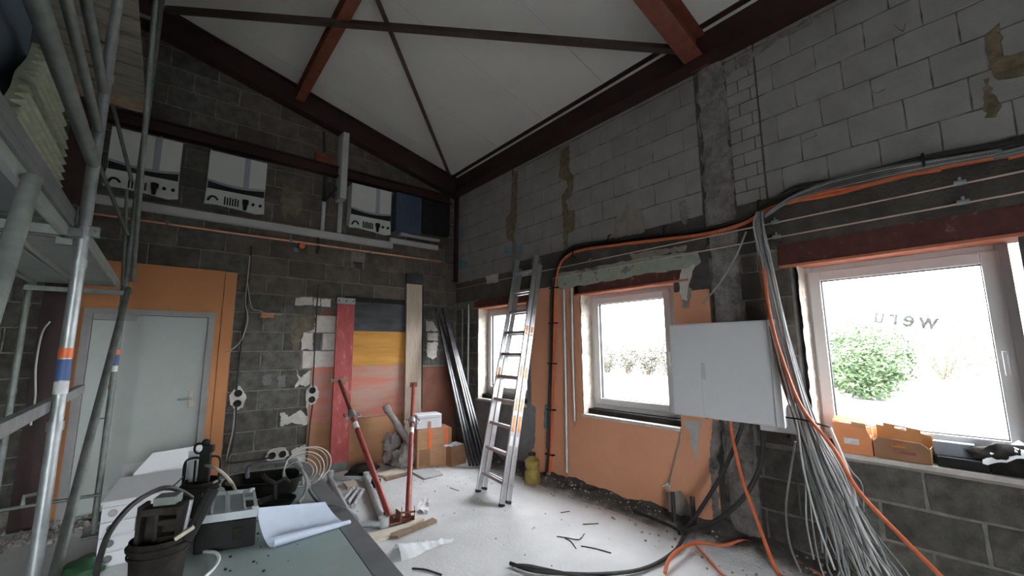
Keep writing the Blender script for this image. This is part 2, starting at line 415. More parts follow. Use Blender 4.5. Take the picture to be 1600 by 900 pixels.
BLK = {k: [block_mesh('block', K[k], i) for i in range(4)] for k in ('block_dark', 'block_brown', 'block_light', 'block_white')}
COUNT = {}
ROT_BACK = Matrix(((1, 0, 0), (0, 0, -1), (0, 1, 0))).to_4x4()      # local x->x, local y->z, local z->-y
ROT_RIGHT = Matrix(((0, 0, -1), (-1, 0, 0), (0, 1, 0))).to_4x4()    # local x->-y, local y->z, local z->-x
def put_block(wall, key, side, u, z, w, h, d=.022, name='block'):
    o = bpy.data.objects.new(name, random.choice(BLK[key])); COL.objects.link(o); o.parent = wall
    dd = d + random.uniform(-.004, .004)
    if side == 'back':
        o.matrix_local = Matrix.Translation((u, YB + d, z)) @ ROT_BACK @ Matrix.Diagonal((w, h, dd, 1))
    else:
        o.matrix_local = Matrix.Translation((XR + d, u, z)) @ ROT_RIGHT @ Matrix.Diagonal((w, h, dd, 1))
    COUNT[wall.name] = COUNT.get(wall.name, 0) + 1
    return o

def courses(wall, side, u0, u1, z0, z1, pitch, length, joint, key, holes=(), phase=0.0, top=None, vary=0.0, vj=None):
    k = 0; z = z0
    while z < z1 - .03:
        h = min(pitch, z1 - z) - joint
        zc = z + joint / 2 + h / 2
        cuts = [(u0, u1)]
        for a, b, c, d in holes:
            if c < zc < d:
                new = []
                for p, q in cuts:
                    if b <= p or a >= q: new.append((p, q)); continue
                    if a > p: new.append((p, a))
                    if b < q: new.append((b, q))
                cuts = new
        off = phase + (length / 2 if k % 2 else 0) + (random.uniform(-vary, vary) if vary else 0)
        for p, q in cuts:
            i = math.floor((p - off) / length)
            while True:
                a = max(p, off + i * length); b = min(q, off + (i + 1) * length)
                if off + i * length >= q: break
                i += 1
                if b - a < .05: continue
                uc = (a + b) / 2
                if top is not None and zc + h / 2 > top(uc): continue
                kk = key(uc, zc) if callable(key) else key
                if kk is None: continue
                put_block(wall, kk, side, uc, zc, b - a - (joint if vj is None else vj), h)
        z += pitch; k += 1

# ================================================================== STRUCTURE
struct('floor', MB().box(-6.3, 4.3, -6.3, 6.6, -.2, 0), K['concrete'], 'pale dusty concrete floor')

# ceiling: panels one metre wide, laid along the slope, their joints left open
ceil = struct('ceiling', MB().add([(-6.3, -6.3, roof_z(-6.3) + .03), (4.3, -6.3, roof_z(4.3) + .03), (4.3, 6.6, roof_z(4.3) + .03), (-6.3, 6.6, roof_z(-6.3) + .03),
                                   (-6.3, -6.3, roof_z(-6.3) + .12), (4.3, -6.3, roof_z(4.3) + .12), (4.3, 6.6, roof_z(4.3) + .12), (-6.3, 6.6, roof_z(-6.3) + .12)],
                                  [(0, 1, 2, 3), (7, 6, 5, 4), (0, 4, 5, 1), (1, 5, 6, 2), (2, 6, 7, 3), (3, 7, 4, 0)]), K['joint_dark'], 'white panelled sloping roof underside')
for i in range(12):
    a = -5.26 + i * 1.0; b = a + .996
    mb = MB().add([(-6.2, a, roof_z(-6.2)), (4.0, a, roof_z(4.0)), (4.0, b, roof_z(4.0)), (-6.2, b, roof_z(-6.2)),
                   (-6.2, a, roof_z(-6.2) + .03), (4.0, a, roof_z(4.0) + .03), (4.0, b, roof_z(4.0) + .03), (-6.2, b, roof_z(-6.2) + .03)],
                  [(0, 1, 2, 3), (7, 6, 5, 4), (0, 4, 5, 1), (1, 5, 6, 2), (2, 6, 7, 3), (3, 7, 4, 0)])
    part('roof_panel', mb, K['ceiling'], ceil)

# back wall (with one broken-out hole), blocks and paint
hx0, hx1, hz0, hz1 = 2.06, 2.2, 2.81, 2.93
bw = MB()
fy, by = YB + .008, YB + .32
bw.box(-6.3, hx0, fy, by, 0, 7.4); bw.box(hx1, XR + .3, fy, by, 0, 7.4); bw.box(hx0, hx1, fy, by, 0, hz0); bw.box(hx0, hx1, fy, by, hz1, 7.4); bw.box(hx0, hx1, YB + .14, by, hz0, hz1)
wall_back = struct('wall_back', bw, K['mortar'], 'bare block wall at the far end of the hall')

def back_key(x, z):
    if 1.58 < x < 2.1 and 1.35 < z < 2.1: return 'block_white'
    if z > 2.45 and x > .6: return 'block_brown'
    return 'block_dark'
courses(wall_back, 'back', -1.55, XR, .15, 5.6, .245, .48, .014, back_key,
        holes=((-.8, .63, -.1, 2.61), (1.56, 3.25, -.1, 1.4), (2.1, 2.95, 1.4, 2.41), (hx0 - .03, hx1 + .03, 2.8, 2.97), (3.25, XR, -.1, 1.35)), phase=.24,
        top=lambda x: roof_z(x) - .05)
put_block(wall_back, 'block_brown', 'back', 2.34, 2.722 + .12, .24, .22)
# orange plaster round the door
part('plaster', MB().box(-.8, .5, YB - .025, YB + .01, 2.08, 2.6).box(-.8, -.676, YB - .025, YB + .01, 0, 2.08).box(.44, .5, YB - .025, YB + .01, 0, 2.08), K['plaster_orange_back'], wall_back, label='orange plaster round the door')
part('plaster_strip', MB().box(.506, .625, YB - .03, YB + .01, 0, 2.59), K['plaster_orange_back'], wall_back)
part('mortar_patch', MB().box(.44, .5, YB - .028, YB, .15, .62), K['door_frame'], wall_back)
# painted boards fixed between the two planks
bd = 0
for nm, x0, x1, z0, z1, kk, lb in (('painted_board', 2.02, 3.0, 1.905, 2.40, 'panel_black', 'black painted board'), ('painted_board', 2.02, 3.0, 1.40, 1.90, 'panel_yellow', 'yellow ochre painted board'),
                                   ('painted_board', 1.56, 3.1, .66, 1.395, 'panel_pink', 'pink and orange smeared board'), ('painted_board', 1.56, 3.25, .0, .655, 'panel_brown', 'orange brown board')):
    part(nm, MB().box(x0, x1, YB - .018 - bd * .004, YB + .01, z0, z1), K[kk], wall_back, label=lb); bd = (bd + 1) % 2
part('painted_board', MB().box(3.22, XR, YB - .012, YB + .01, 0, 1.35), K['panel_maroon'], wall_back, label='dark maroon painted wall foot')
part('painted_board', MB().box(1.96, 2.98, YB - .03, YB - .016, 2.33, 2.40), K['black'], wall_back)
# plaster remains, mortar smears
for i, px in enumerate(([(498, 458), (519, 456), (519, 470), (463, 476), (462, 466)], )): pass
patch_back('plaster_patch', [(462, 465), (488, 464), (488, 477), (461, 477)], .01, K['block_white'], wall_back, seed=41, step=.03, amp=.006)
patch_back('plaster_patch', [(490, 466), (500, 466), (500, 478), (490, 478)], .01, K['block_white'], wall_back, seed=42, step=.03, amp=.006)
patch_back('plaster_patch', [(502, 467), (517, 467), (516, 480), (502, 479)], .01, K['block_white'], wall_back, seed=43, step=.03, amp=.006)
patch_back('plaster_patch', [(474, 520), (489, 519), (489, 547), (480, 545), (471, 548), (470, 532)], .01, K['block_white'], wall_back, seed=44, step=.03, amp=.012)
patch_back('plaster_patch', [(665, 500), (676, 502), (684, 516), (666, 518)], .01, K['block_white'], wall_back, seed=45, step=.03, amp=.014)
patch_back('plaster_patch', [(667, 520), (684, 521), (684, 532), (668, 532)], .01, K['block_white'], wall_back, seed=46, step=.03, amp=.008)
patch_back('plaster_patch', [(667, 535), (684, 535), (682, 558), (675, 562), (667, 556)], .01, K['block_white'], wall_back, seed=47, step=.03, amp=.012)
patch_back('plaster_patch', [(463, 578), (470, 590), (486, 578), (487, 600), (476, 604), (468, 600), (460, 606), (466, 592)], .012, K['plaster_white'], wall_back, seed=3)
patch_back('plaster_patch', [(438, 645), (445, 644), (450, 652), (470, 640), (476, 648), (484, 655), (478, 664), (455, 660), (438, 666)], .012, K['plaster_white'], wall_back, seed=4)
patch_back('plaster_patch', [(455, 704), (476, 694), (486, 704), (480, 722), (456, 720)], .012, K['plaster_white'], wall_back, seed=5)
patch_back('plaster_patch', [(478, 612), (484, 604), (492, 605), (490, 655), (480, 660)], .01, K['plaster_white'], wall_back, seed=6)
patch_back('mortar_patch', [(458, 500), (475, 490), (492, 492), (491, 515), (472, 520), (466, 548), (458, 548), (454, 525)], .008, K['mortar_brown'], wall_back, seed=8)
patch_back('mortar_patch', [(500, 486), (521, 484), (521, 491), (499, 492)], .012, K['panel_maroon'], wall_back, seed=9)
patch_back('mortar_patch', [(408, 490), (428, 490), (427, 497), (406, 496)], .012, K['plaster_orange_back'], wall_back, seed=10)
patch_back('mortar_patch', [(442, 288), (456, 296), (474, 300), (472, 328), (462, 345), (450, 332), (444, 345), (438, 315)], .008, K['mortar_brown'], wall_back, seed=11)
patch_back('mortar_patch', [(410, 588), (424, 584), (424, 600), (412, 602)], .006, K['plaster_grey'], wall_back, seed=12)
patch_back('mortar_patch', [(434, 588), (447, 586), (444, 606), (434, 604)], .006, K['plaster_grey'], wall_back, seed=13)
patch_back('mortar_patch', [(487, 660), (494, 660), (492, 715), (486, 716)], .02, K['mortar_grey'], wall_back, seed=14)

# right wall with three window openings and an unseen rear one added for daylight
OPEN = [(-.05, 1.11), (2.15, 3.38), (4.35, 5.53)]
REAR = [(-3.9, -2.8)]
SILL, HEAD, XW = .875, 2.285, XR + .32
rw = MB(); ys = [-6.3]
for a, b in sorted(OPEN + REAR): ys += [a, b]
ys.append(YB + .01)
fx = XR + .008
for i in range(0, len(ys), 2): rw.box(fx, XW, ys[i], ys[i + 1], 0, 4.75)
for a, b in sorted(OPEN + REAR): rw.box(fx, XW, a, b, 0, SILL - .03); rw.box(fx, XW, a, b, HEAD, 4.75)
wall_right = struct('wall_right', rw, K['joint_dark'], 'long block wall with three windows')
courses(wall_right, 'right', 1.80, 4.62, 2.88, 4.36, .236, .345, .007, 'block_light', phase=.05, vj=.002)
courses(wall_right, 'right', 3.62, YB - .02, 2.76, 4.36, .236, .345, .006, 'block_light', phase=.0, holes=((1.0, 4.66, 0, 9),), vj=.002)
courses(wall_right, 'right', -2.5, 1.24, 2.88, 4.36, .236, .31, .007, 'block_light', phase=.19, vj=.002)
courses(wall_right, 'right', 1.25, 1.50, 2.88, 4.36, .118, .2, .008, 'block_light', phase=.1)
courses(wall_right, 'right', -2.5, 1.52, .10, SILL - .02, .245, .48, .016, 'block_dark', phase=.03)
courses(wall_right, 'right', 1.13, 1.52, SILL - .02, 2.42, .236, .30, .012, 'block_brown', phase=.0)
courses(wall_right, 'right', 5.56, YB - .02, .10, 2.3, .245, .48, .012, 'block_dark', phase=.03)
part('mortar_bed', MB().box(XR + .006, XR + .03, -2.5, 1.52, 0, SILL - .03).box(XR + .006, XR + .03, 1.12, 1.52, SILL - .03, 2.44).box(XR + .006, XR + .03, 5.54, YB, 0, 2.42), K['mortar'], wall_right)
# strips of tan mortar between the block fields
patch_right('mortar_patch', [(801, 270), (809, 266), (808, 345), (801, 378), (793, 374), (790, 345), (798, 330)], .006, K['mortar_tan'], wall_right, seed=1)
patch_right('mortar_patch', [(876, 235), (890, 226), (890, 265), (897, 278), (894, 305), (884, 314), (888, 328), (898, 328), (897, 360), (880, 368), (879, 330), (878, 305), (888, 292), (886, 282), (874, 278)], .006, K['mortar_tan'], wall_right, seed=2)
patch_right('mortar_patch', [(880, 366), (888, 364), (888, 396), (882, 398)], .006, K['mortar_tan'], wall_right, seed=3)
patch_right('mortar_patch', [(801, 378), (807, 374), (808, 425), (800, 428)], .006, K['plaster_grey'], wall_right, seed=4)
patch_right('mortar_patch', [(959, 360), (965, 338), (980, 328), (1003, 326), (1008, 362), (960, 374)], .007, K['mortar_grey'], wall_right, seed=5)
patch_right('mortar_patch', [(1060, 318), (1070, 312), (1078, 330), (1072, 352), (1062, 340)], .007, K['mortar_rough'], wall_right, seed=6)
patch_right('mortar_patch', [(1540, 55), (1562, 35), (1566, 88), (1600, 80), (1600, 118), (1560, 125), (1545, 105)], .007, K['mortar_tan'], wall_right, seed=7)
patch_right('mortar_patch', [(1537, 125), (1546, 122), (1548, 145), (1566, 165), (1556, 184), (1538, 185)], .007, K['mortar_tan'], wall_right, seed=8)
patch_right('mortar_patch', [(1172, 82), (1200, 62), (1262, 30), (1285, 25), (1245, 50), (1215, 62), (1190, 82), (1172, 95)], .006, K['mortar_rough'], wall_right, seed=9)
patch_right('mortar_patch', [(1130, 118), (1144, 100), (1158, 88), (1170, 84), (1170, 112), (1150, 102), (1138, 122)], .006, K['mortar_rough'], wall_right, seed=15)
patch_right('paint_mark', [(788, 385), (797, 388), (806, 384), (816, 383), (816, 397), (806, 396), (798, 394), (789, 398)], .004, K['paint_teal'], wall_right, seed=10, amp=.006)
patch_right('paint_mark', [(714, 352), (727, 358), (726, 372), (714, 374)], .004, K['paint_teal'], wall_right, seed=11, amp=.008)
patch_right('paint_mark', [(714, 404), (732, 408), (730, 420), (714, 422)], .004, K['paint_teal'], wall_right, seed=12, amp=.008)
for px in ([(1398, 40), (1406, 34), (1415, 38), (1412, 50)], [(1362, 142), (1372, 137), (1383, 140), (1370, 147)], [(1252, 214), (1275, 208), (1276, 212), (1255, 221)]):
    patch_right('plaster_patch', px, .016, K['block_light'], wall_right, step=.03, amp=.006, seed=int(px[0][0]))
# rough concrete column inside the wall
def col_fn(u, v):
    y = 1.50 + .28 * u; z = 4.38 * v
    n = noise.noise(Vector((y * 9, z * 7, 1.3))) * .018 + noise.noise(Vector((y * 27, z * 21, 4.1))) * .010
    e = .022 if 0.08 < u < .92 else -.004
    return (XR - e - n, y + .025 * noise.noise(Vector((0, z * 6, u * 2))), z)
part('concrete_column', MB().grid(col_fn, 16, 150), K['mortar_rough'], wall_right, smooth=False, label='rough grey mortar column')
# dark band of concrete above the windows, red lintels, green paint
part('concrete_band', MB().box(XR - .004, fx + .02, -2.5, 1.5, 2.44, 2.87), K['concrete_dark'], wall_right)
part('concrete_band', MB().box(XR - .004, fx + .02, 1.79, 4.3, 2.58, 2.865), K['concrete_dark'], wall_right)
part('concrete_band', MB().box(XR - .004, fx + .02, 4.3, YB, 2.42, 2.755), K['concrete_dark'], wall_right)
patch_right('plaster_patch', [(870, 428), (930, 418), (990, 406), (1090, 392), (1096, 410), (1085, 418), (1000, 430), (920, 445), (872, 452)], .014, K['paint_green'], wall_right, seed=21, step=.07)
patch_right('plaster_patch', [(1066, 420), (1088, 414), (1078, 440), (1076, 470), (1066, 468), (1062, 440)], .02, K['plaster_white'], wall_right, seed=22)
patch_right('plaster_patch', [(985, 398), (1040, 388), (1075, 384), (1072, 392), (1030, 399), (990, 406)], .012, K['mortar_grey'], wall_right, seed=23)
patch_right('plaster_patch', [(760, 432), (779, 428), (779, 441), (762, 444)], .02, K['plaster_white'], wall_right, seed=24, amp=.006)
patch_right('mortar_patch', [(832, 402), (846, 404), (845, 425), (831, 425)], .02, K['mortar_grey'], wall_right, seed=25)
for a, b, z1 in ((-.3, 1.2, 2.46), (1.98, 3.45, 2.40), (4.2, 5.62, 2.40)):
    part('lintel', MB().box(XR - .012, XR + .16, a, b, HEAD - .012, z1), K['lintel_red'], wall_right, label='dark red steel lintel')
    part('lit_lintel_edge', MB().box(XR - .03, XR + .16, a, b, HEAD - .016, HEAD + .004), K['lit_lintel_edge'], wall_right)  # window light on the lintel's lower edge, put into the strip's colour
# plaster of the middle bay
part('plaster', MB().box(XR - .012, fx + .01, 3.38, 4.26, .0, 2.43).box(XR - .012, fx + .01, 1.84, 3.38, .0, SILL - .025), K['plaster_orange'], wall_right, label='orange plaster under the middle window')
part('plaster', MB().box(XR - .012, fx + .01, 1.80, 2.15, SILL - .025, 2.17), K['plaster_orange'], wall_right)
part('plaster', MB().box(XR - .009, fx + .01, 4.26, 4.35, 0, 2.4).box(XR - .009, fx + .01, 4.35, 5.56, 0, SILL - .025), K['plaster_grey'], wall_right, label='grey plaster beside the ladder')
patch_right('mortar_patch', [(1114, 655), (1128, 662), (1122, 720), (1124, 780), (1132, 850), (1120, 852), (1112, 760), (1110, 700)], .016, K['mortar_rough'], wall_right, seed=31, x=XR)
patch_right('plaster_patch', [(1068, 655), (1098, 660), (1094, 672), (1092, 688), (1090, 704), (1088, 726), (1085, 704), (1080, 692), (1079, 676), (1073, 668)], .015, K['plaster_pale'], wall_right, seed=32, amp=.007)
patch_right('plaster_patch', [(822, 630), (838, 636), (836, 700), (820, 706), (818, 660)], .015, K['plaster_grey'], wall_right, seed=33)
patch_right('plaster_patch', [(852, 632), (859, 632), (858, 672), (851, 668)], .015, K['paint_teal'], wall_right, seed=34, amp=.008)
patch_right('plaster_patch', [(1066, 446), (1082, 452), (1078, 480), (1066, 480)], .016, K['mortar_grey'], wall_right, seed=35)
patch_right('mortar_patch', [(1042, 772), (1064, 766), (1082, 792), (1078, 836), (1060, 838), (1046, 800)], .015, K['mortar_grey'], wall_right, seed=36)
# reveals and sills
for a, b in OPEN:
    def rv(u, v, yy=b): return (XR - .012 + .235 * u, yy - .03 + .012 * noise.noise(Vector((u * 5, v * 22, yy))), SILL + (HEAD - SILL) * v)
    part('reveal', MB().grid(rv, 5, 40), K['reveal'], wall_right)
    part('sill', MB().box(XR - .02, XR + .2, a, b, SILL - .03, SILL), K['plaster_white'], wall_right)
    part('sill_gap', MB().box(XR + (.145 if a < 1 else .07), XR + .21, a, b, SILL - .01, SILL + .056), K['black_dusty'], wall_right)
part('sill_strip', MB().box(XR - .01, XR + .05, -2.5, 1.11, SILL - .05, SILL - .028), K['mortar_grey'], wall_right)

# closing walls behind the camera (unseen; gateway shaped for the light it lets in)
struct('wall_left', MB().box(-6.3, -6.0, -6.3, 6.4, 0, 7.4), K['concrete_dark'], 'block wall along the far side of the hall')
struct('wall_rear', MB().box(-6.3, -2.6, -4.6, -4.3, 0, 7.4).box(-.2, 4.2, -4.6, -4.3, 0, 7.4).box(-2.6, -.2, -4.6, -4.3, 2.4, 7.4), K['concrete_dark'], 'unseen rear wall with a gateway shaped to admit light')

# windows
def window(n, y0, y1, handle_low, name):
    z0, z1, x = .93, 2.278, XR + .18
    w = struct(name, MB().box(x, x + .07, y0, y0 + .06, z0, z1).box(x, x + .07, y1 - .06, y1, z0, z1).box(x, x + .07, y0 + .06, y1 - .06, z0, z0 + .06).box(x, x + .07, y0 + .06, y1 - .06, z1 - .06, z1), K['white_pvc'])
    b = w.modifiers.new('bevel', 'BEVEL'); b.width = .006; b.segments = 2
    a, c, d, e = y0 + .045, y1 - .045, z0 + .045, z1 - .045
    part('sash', MB().box(x - .022, x + .05, a, a + .08, d, e).box(x - .022, x + .05, c - .08, c, d, e).box(x - .022, x + .05, a + .08, c - .08, d, d + .08).box(x - .022, x + .05, a + .08, c - .08, e - .08, e), K['white_pvc'], w, bev=.008)
    part('seal', MB().box(x - .004, x + .03, a + .08, a + .086, d + .08, e - .08).box(x - .004, x + .03, c - .086, c - .08, d + .08, e - .08).box(x - .004, x + .03, a + .08, c - .08, d + .08, d + .086).box(x - .004, x + .03, a + .08, c - .08, e - .086, e - .08), K['black'], w)
    part('pane', MB().box(x + .012, x + .016, a + .08, c - .08, d + .08, e - .08), K['glass'], w)
    h = part('handle', MB().box(x - .032, x - .02, a + .028, a + .056, 1.46, 1.60).box(x - .062, x - .03, a + .036, a + .050, 1.56, 1.59).box(x - .066, x - .05, a + .032, a + .054, 1.45, 1.595), K['white_pvc'], w, bev=.004, label='white window handle')
    return w
w1 = window(1, 4.40, 5.52, 0, 'window_1'); w2 = window(2, 2.24, 3.352, 0, 'window_2'); w3 = window(3, -.007, 1.107, 0, 'window_3')
for w, lb in ((w1, 'white framed window behind the ladder'), (w2, 'white framed middle window by the white cabinet'), (w3, 'white framed window with cartons on its sill')): w['label'] = lb
# lettering on the outside of the third pane, read backwards from inside
fc = bpy.data.curves.new('lettering', 'FONT'); fc.body = 'weru'; fc.size = 1.0; fc.space_character = 1.35; fc.offset = .02
tmp = bpy.data.objects.new('lettering_curve', fc); COL.objects.link(tmp)
dg = bpy.context.evaluated_depsgraph_get(); dg.update()
tme = bpy.data.meshes.new_from_object(tmp.evaluated_get(dg))
xs = [v.co.x for v in tme.vertices]; tx0, tx1 = min(xs), max(xs)
pw, pu = on_right(1466, 510, XR + .20), on_right(1366, 499, XR + .20)
dirv = (pu - pw); Lw = dirv.length; dirv.normalize(); upv = Vector((1, 0, 0)).cross(dirv)
if upv.z < 0: upv = -upv
s_ = Lw / (tx1 - tx0)
for v in tme.vertices:
    v.co = pw + dirv * ((v.co.x - tx0) * s_) + upv * (v.co.y * s_ * 1.25 - .022)
bpy.data.objects.remove(tmp)
tme.materials.clear(); tme.materials.append(K['letter'])
lo = bpy.data.objects.new('lettering', tme); COL.objects.link(lo); lo.parent = w3

# door
d1 = struct('door_1', MB().box(-.676, -.606, YB - .07, YB + .01, 0, 2.08).box(.375, .44, YB - .07, YB + .01, 0, 2.08).box(-.606, .375, YB - .07, YB + .01, 2.02, 2.08), K['door_frame'], 'white door in a grey frame')
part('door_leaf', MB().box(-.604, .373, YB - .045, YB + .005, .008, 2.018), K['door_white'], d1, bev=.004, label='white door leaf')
dh = part('handle_plate', MB().box(.262, .305, YB - .055, YB - .044, .99, 1.18), K['cable_beige'], d1, bev=.003)
part('lever', MB().tube(cr([(.284, YB - .05, 1.09), (.284, YB - .09, 1.09), (.27, YB - .1, 1.09), (.16, YB - .1, 1.085)]), .009), K['galv'], dh, smooth=True)
part('door_closer', MB().box(-.6, -.26, YB - .10, YB - .046, 1.955, 2.02), K['door_frame'], d1, bev=.004, label='dark grey door closer')

# roof steel
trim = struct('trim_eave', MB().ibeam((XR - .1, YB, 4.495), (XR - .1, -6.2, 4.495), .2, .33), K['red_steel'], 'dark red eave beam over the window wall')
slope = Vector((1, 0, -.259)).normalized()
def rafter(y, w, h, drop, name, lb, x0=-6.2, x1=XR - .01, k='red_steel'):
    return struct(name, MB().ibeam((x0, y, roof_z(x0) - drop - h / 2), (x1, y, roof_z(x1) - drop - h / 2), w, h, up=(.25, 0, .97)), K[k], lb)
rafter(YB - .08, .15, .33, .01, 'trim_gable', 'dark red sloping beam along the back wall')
rafter(1.70, .18, .28, .01, 'trim_rafter', 'lit red rafter over the concrete column', k='red_lit')
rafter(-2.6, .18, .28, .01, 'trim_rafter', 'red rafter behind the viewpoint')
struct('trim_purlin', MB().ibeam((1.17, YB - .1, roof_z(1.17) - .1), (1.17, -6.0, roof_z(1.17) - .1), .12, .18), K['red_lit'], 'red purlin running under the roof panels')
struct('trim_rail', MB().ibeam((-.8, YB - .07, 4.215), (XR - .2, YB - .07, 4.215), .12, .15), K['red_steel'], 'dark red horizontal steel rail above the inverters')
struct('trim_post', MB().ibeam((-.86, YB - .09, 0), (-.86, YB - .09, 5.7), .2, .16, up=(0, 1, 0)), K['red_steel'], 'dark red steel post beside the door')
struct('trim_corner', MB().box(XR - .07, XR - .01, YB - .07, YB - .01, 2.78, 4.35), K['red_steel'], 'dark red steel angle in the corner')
part('cleat', MB().box(1.42, 1.66, YB - .13, YB - .02, 4.29, 4.43), K['red_lit'], bpy.data.objects['trim_rail'])
OFF = -.20
d2a, d2b = on_roof(1066, 80, OFF), on_roof(258, 16, OFF)
d1a, d1b = on_roof(704, 278, -.06), on_roof(590, 0, -.17)
d1c = d1a + (d1b - d1a) * 1.75
solo('roof_brace', MB().bar(d2a, d2b, .075, .03, up=(0, 0, 1)).bar(d2a + Vector((0, 0, .03)), d2b + Vector((0, 0, .03)), .012, .06), K['brace'], 'dark flat steel brace crossing under the roof from scaffold to column', 'brace')
solo('roof_brace', MB().bar(d1a, d1c, .045, .02), K['brace'], 'thin dark steel brace rising across the roof from the far corner', 'brace')
struct('ground', MB().box(4.2, 80, -40, 70, -.3, -.2).box(-30, 4.2, -60, -4.6, -.3, -.2), K['ground'], 'pale bright yard outside')

# ================================================================== SCAFFOLD
R = .0242
sc = thing('scaffold', 'tall galvanised tube scaffold with two decks standing before the white door', 'scaffold', (-.65, 4.1, 0))
XA, XB_, YA, YC = -.347, -.96, 2.8, 5.465
def pole(name, p, q, r=R, k='galv_dull', par=None, seg=12, lb=None):
    return part(name, MB().tube([p, q], r, seg), K[k], par or sc, smooth=True, label=lb)
for x, y in ((XA, YA), (XA, YC), (XB_, YC), (XB_, YA), (XA, .23), (XB_, .23)):
    zt = roof_z(x) - .12
    mb = MB().tube([(x, y, .05), (x, y, 2.02)], R, 12).tube([(x, y, 2.02), (x, y, 2.06)], R * 1.16, 12).tube([(x, y, 2.06), (x, y, zt)], R, 12)
    for zz in (1.30, 2.2, 3.0, 4.15): mb.tube([(x, y, zz - .02), (x, y, zz + .02)], R * 1.2, 12)
    p = part('post', mb, K['galv'] if (x, y) == (XA, YA) else K['galv_dull'], sc, smooth=True)
    part('base_plate', MB().box(x - .075, x + .075, y - .075, y + .075, .012, .022).tube([(x, y, .02), (x, y, .3)], .017, 10), K['galv_dull'], p, smooth=False)
    if (x, y) in ((XA, YA), (XA, YC)):
        part('orange_band', MB().tube([(x, y, 1.60), (x, y, 1.645)], R * 1.06, 12), K['tape_orange'], p, smooth=True, label='orange marking band')
        part('blue_band', MB().tube([(x, y, 1.50), (x, y, 1.595)], R * 1.05, 12), K['blue_tape'], p, smooth=True, label='blue marking label')
        part('white_band', MB().tube([(x, y, 1.44), (x, y, 1.495)], R * 1.05, 12), K['sticker_white'], p, smooth=True)
        part('hook', MB().tube([(x, y, 1.02), (x - .06, y - .02, 1.02), (x - .06, y - .02, .985)], .008, 6), K['galv_dull'], p)
# decks
def deck(y0, y1, z, wood, k='deck_pale'):
    if not wood:
        for i, (xa, xb) in enumerate(((XB_ + .03, -.665), (-.655, XA - .03))):
            part('deck_panel', MB().box(xa, xb, y0 + .03, y1 - .03, z, z + .05).box(xa, xa + .02, y0 + .03, y1 - .03, z - .03, z).box(xb - .02, xb, y0 + .03, y1 - .03, z - .03, z), K[k], sc, bev=.004)
    else:
        n = 11; st = (y1 - y0 - .06) / n
        for i in range(n):
            part('deck_plank', MB().box(XB_ + .02, XA - .02, y0 + .03 + i * st + .02, y0 + .03 + (i + 1) * st - .02, z + .004 * (i % 3), z + .045), K['deck_wood'], sc)
    for y in (y0 + .035, y1 - .035):
        part('transom', MB().bar((XB_ - .02, y, z - .055), (XA - .0, y, z - .055), .04, .04), K['galv_dull'], sc)
deck(YA, YC, 2.235, False); deck(.23, YA, 2.235, False, 'bench_body'); deck(YA, YC, 4.12, True); deck(.23, YA, 4.12, True)  # near deck's underside shade is put into its darker panel material
part('deck_edge', MB().box(XB_ + .02, XA + .0, YC - .06, YC - .03, 4.03, 4.15), K['wood_dark'], sc)
part('toe_board', MB().box(XA - .075, XA - .045, .3, YA + .05, 2.16, 2.31), K['deck_pale'], sc, bev=.004, label='pale metal toe board')
part('toe_board_clip', MB().box(XA - .09, XA - .035, YA + .02, YA + .06, 2.13, 2.33), K['galv_dull'], sc)
pole('guardrail', (XA, .2, 2.585), (XA, YA - .02, 2.54), .027)
pole('guardrail', (XA, .2, 2.86), (XA, YA, 2.71), .018)
pole('guardrail', (XA, .2, 3.05), (XA, YA, 2.92), .02)
pole('guardrail', (XB_, .2, 3.3), (XB_, YC, 3.3), .02)
pole('guardrail', (XB_, YA, 4.62), (XB_, YC, 4.62), .02)
pole('guardrail', (XB_, YA, 5.1), (XB_, YC, 5.1), .02)
pole('guardrail', (XA - .3, YC, 5.1), (XA, YC, 5.1), .02)
part('guardrail', MB().bar((XA - .045, .3, 1.37), (XA - .045, 3.9, 1.39), .03, .05), K['galv'], sc)
pole('diagonal_brace', (XA + .03, YC - .085, 2.22), (XA + .03, 2.56, .13), .0235)
pole('diagonal_brace', (XA + .05, YC - .02, 2.3), (XA + .05, 3.42, 5.42), .02)
pole('diagonal_brace', (XA - .02, 1.92, 2.17), (XA - .02, 1.05, .05), .024)
pole('diagonal_brace', (-.62, YC + .05, 4.10), (-.40, YC + .05, 3.32), .017)
pole('diagonal_brace', (-.66, YC - .06, 3.45), (-.37, YC - .06, 2.74), .017)
pole('diagonal_brace', (-.84, YC - .06, 5.3), (-.56, YC - .06, 4.15), .017)
pole('diagonal_brace', (-.42, YC - .05, 3.2), (-.36, YC - .05, 2.25), .014)
pole('ledger', (XB_, YC - .05, .36), (XA + .02, YC - .05, .36), .014)
pole('ledger', (XB_, YC - .05, 2.62), (-.62, YC - .05, 2.62), .012)
for x, y, z in ((XA + .03, YC - .04, 2.2), (XA + .03, YA, 2.2), (XA + .02, YC, 3.0), (XA + .03, YA, .36)):
    part('coupler', MB().obox((x, y, z), (1, 0, 0), (0, 1, 0), (0, 0, 1), .05, .04, .05).tube([(x + .015, y - .04, z), (x + .015, y + .045, z)], .006, 6), K['galv_dull'], sc, bev=.01)

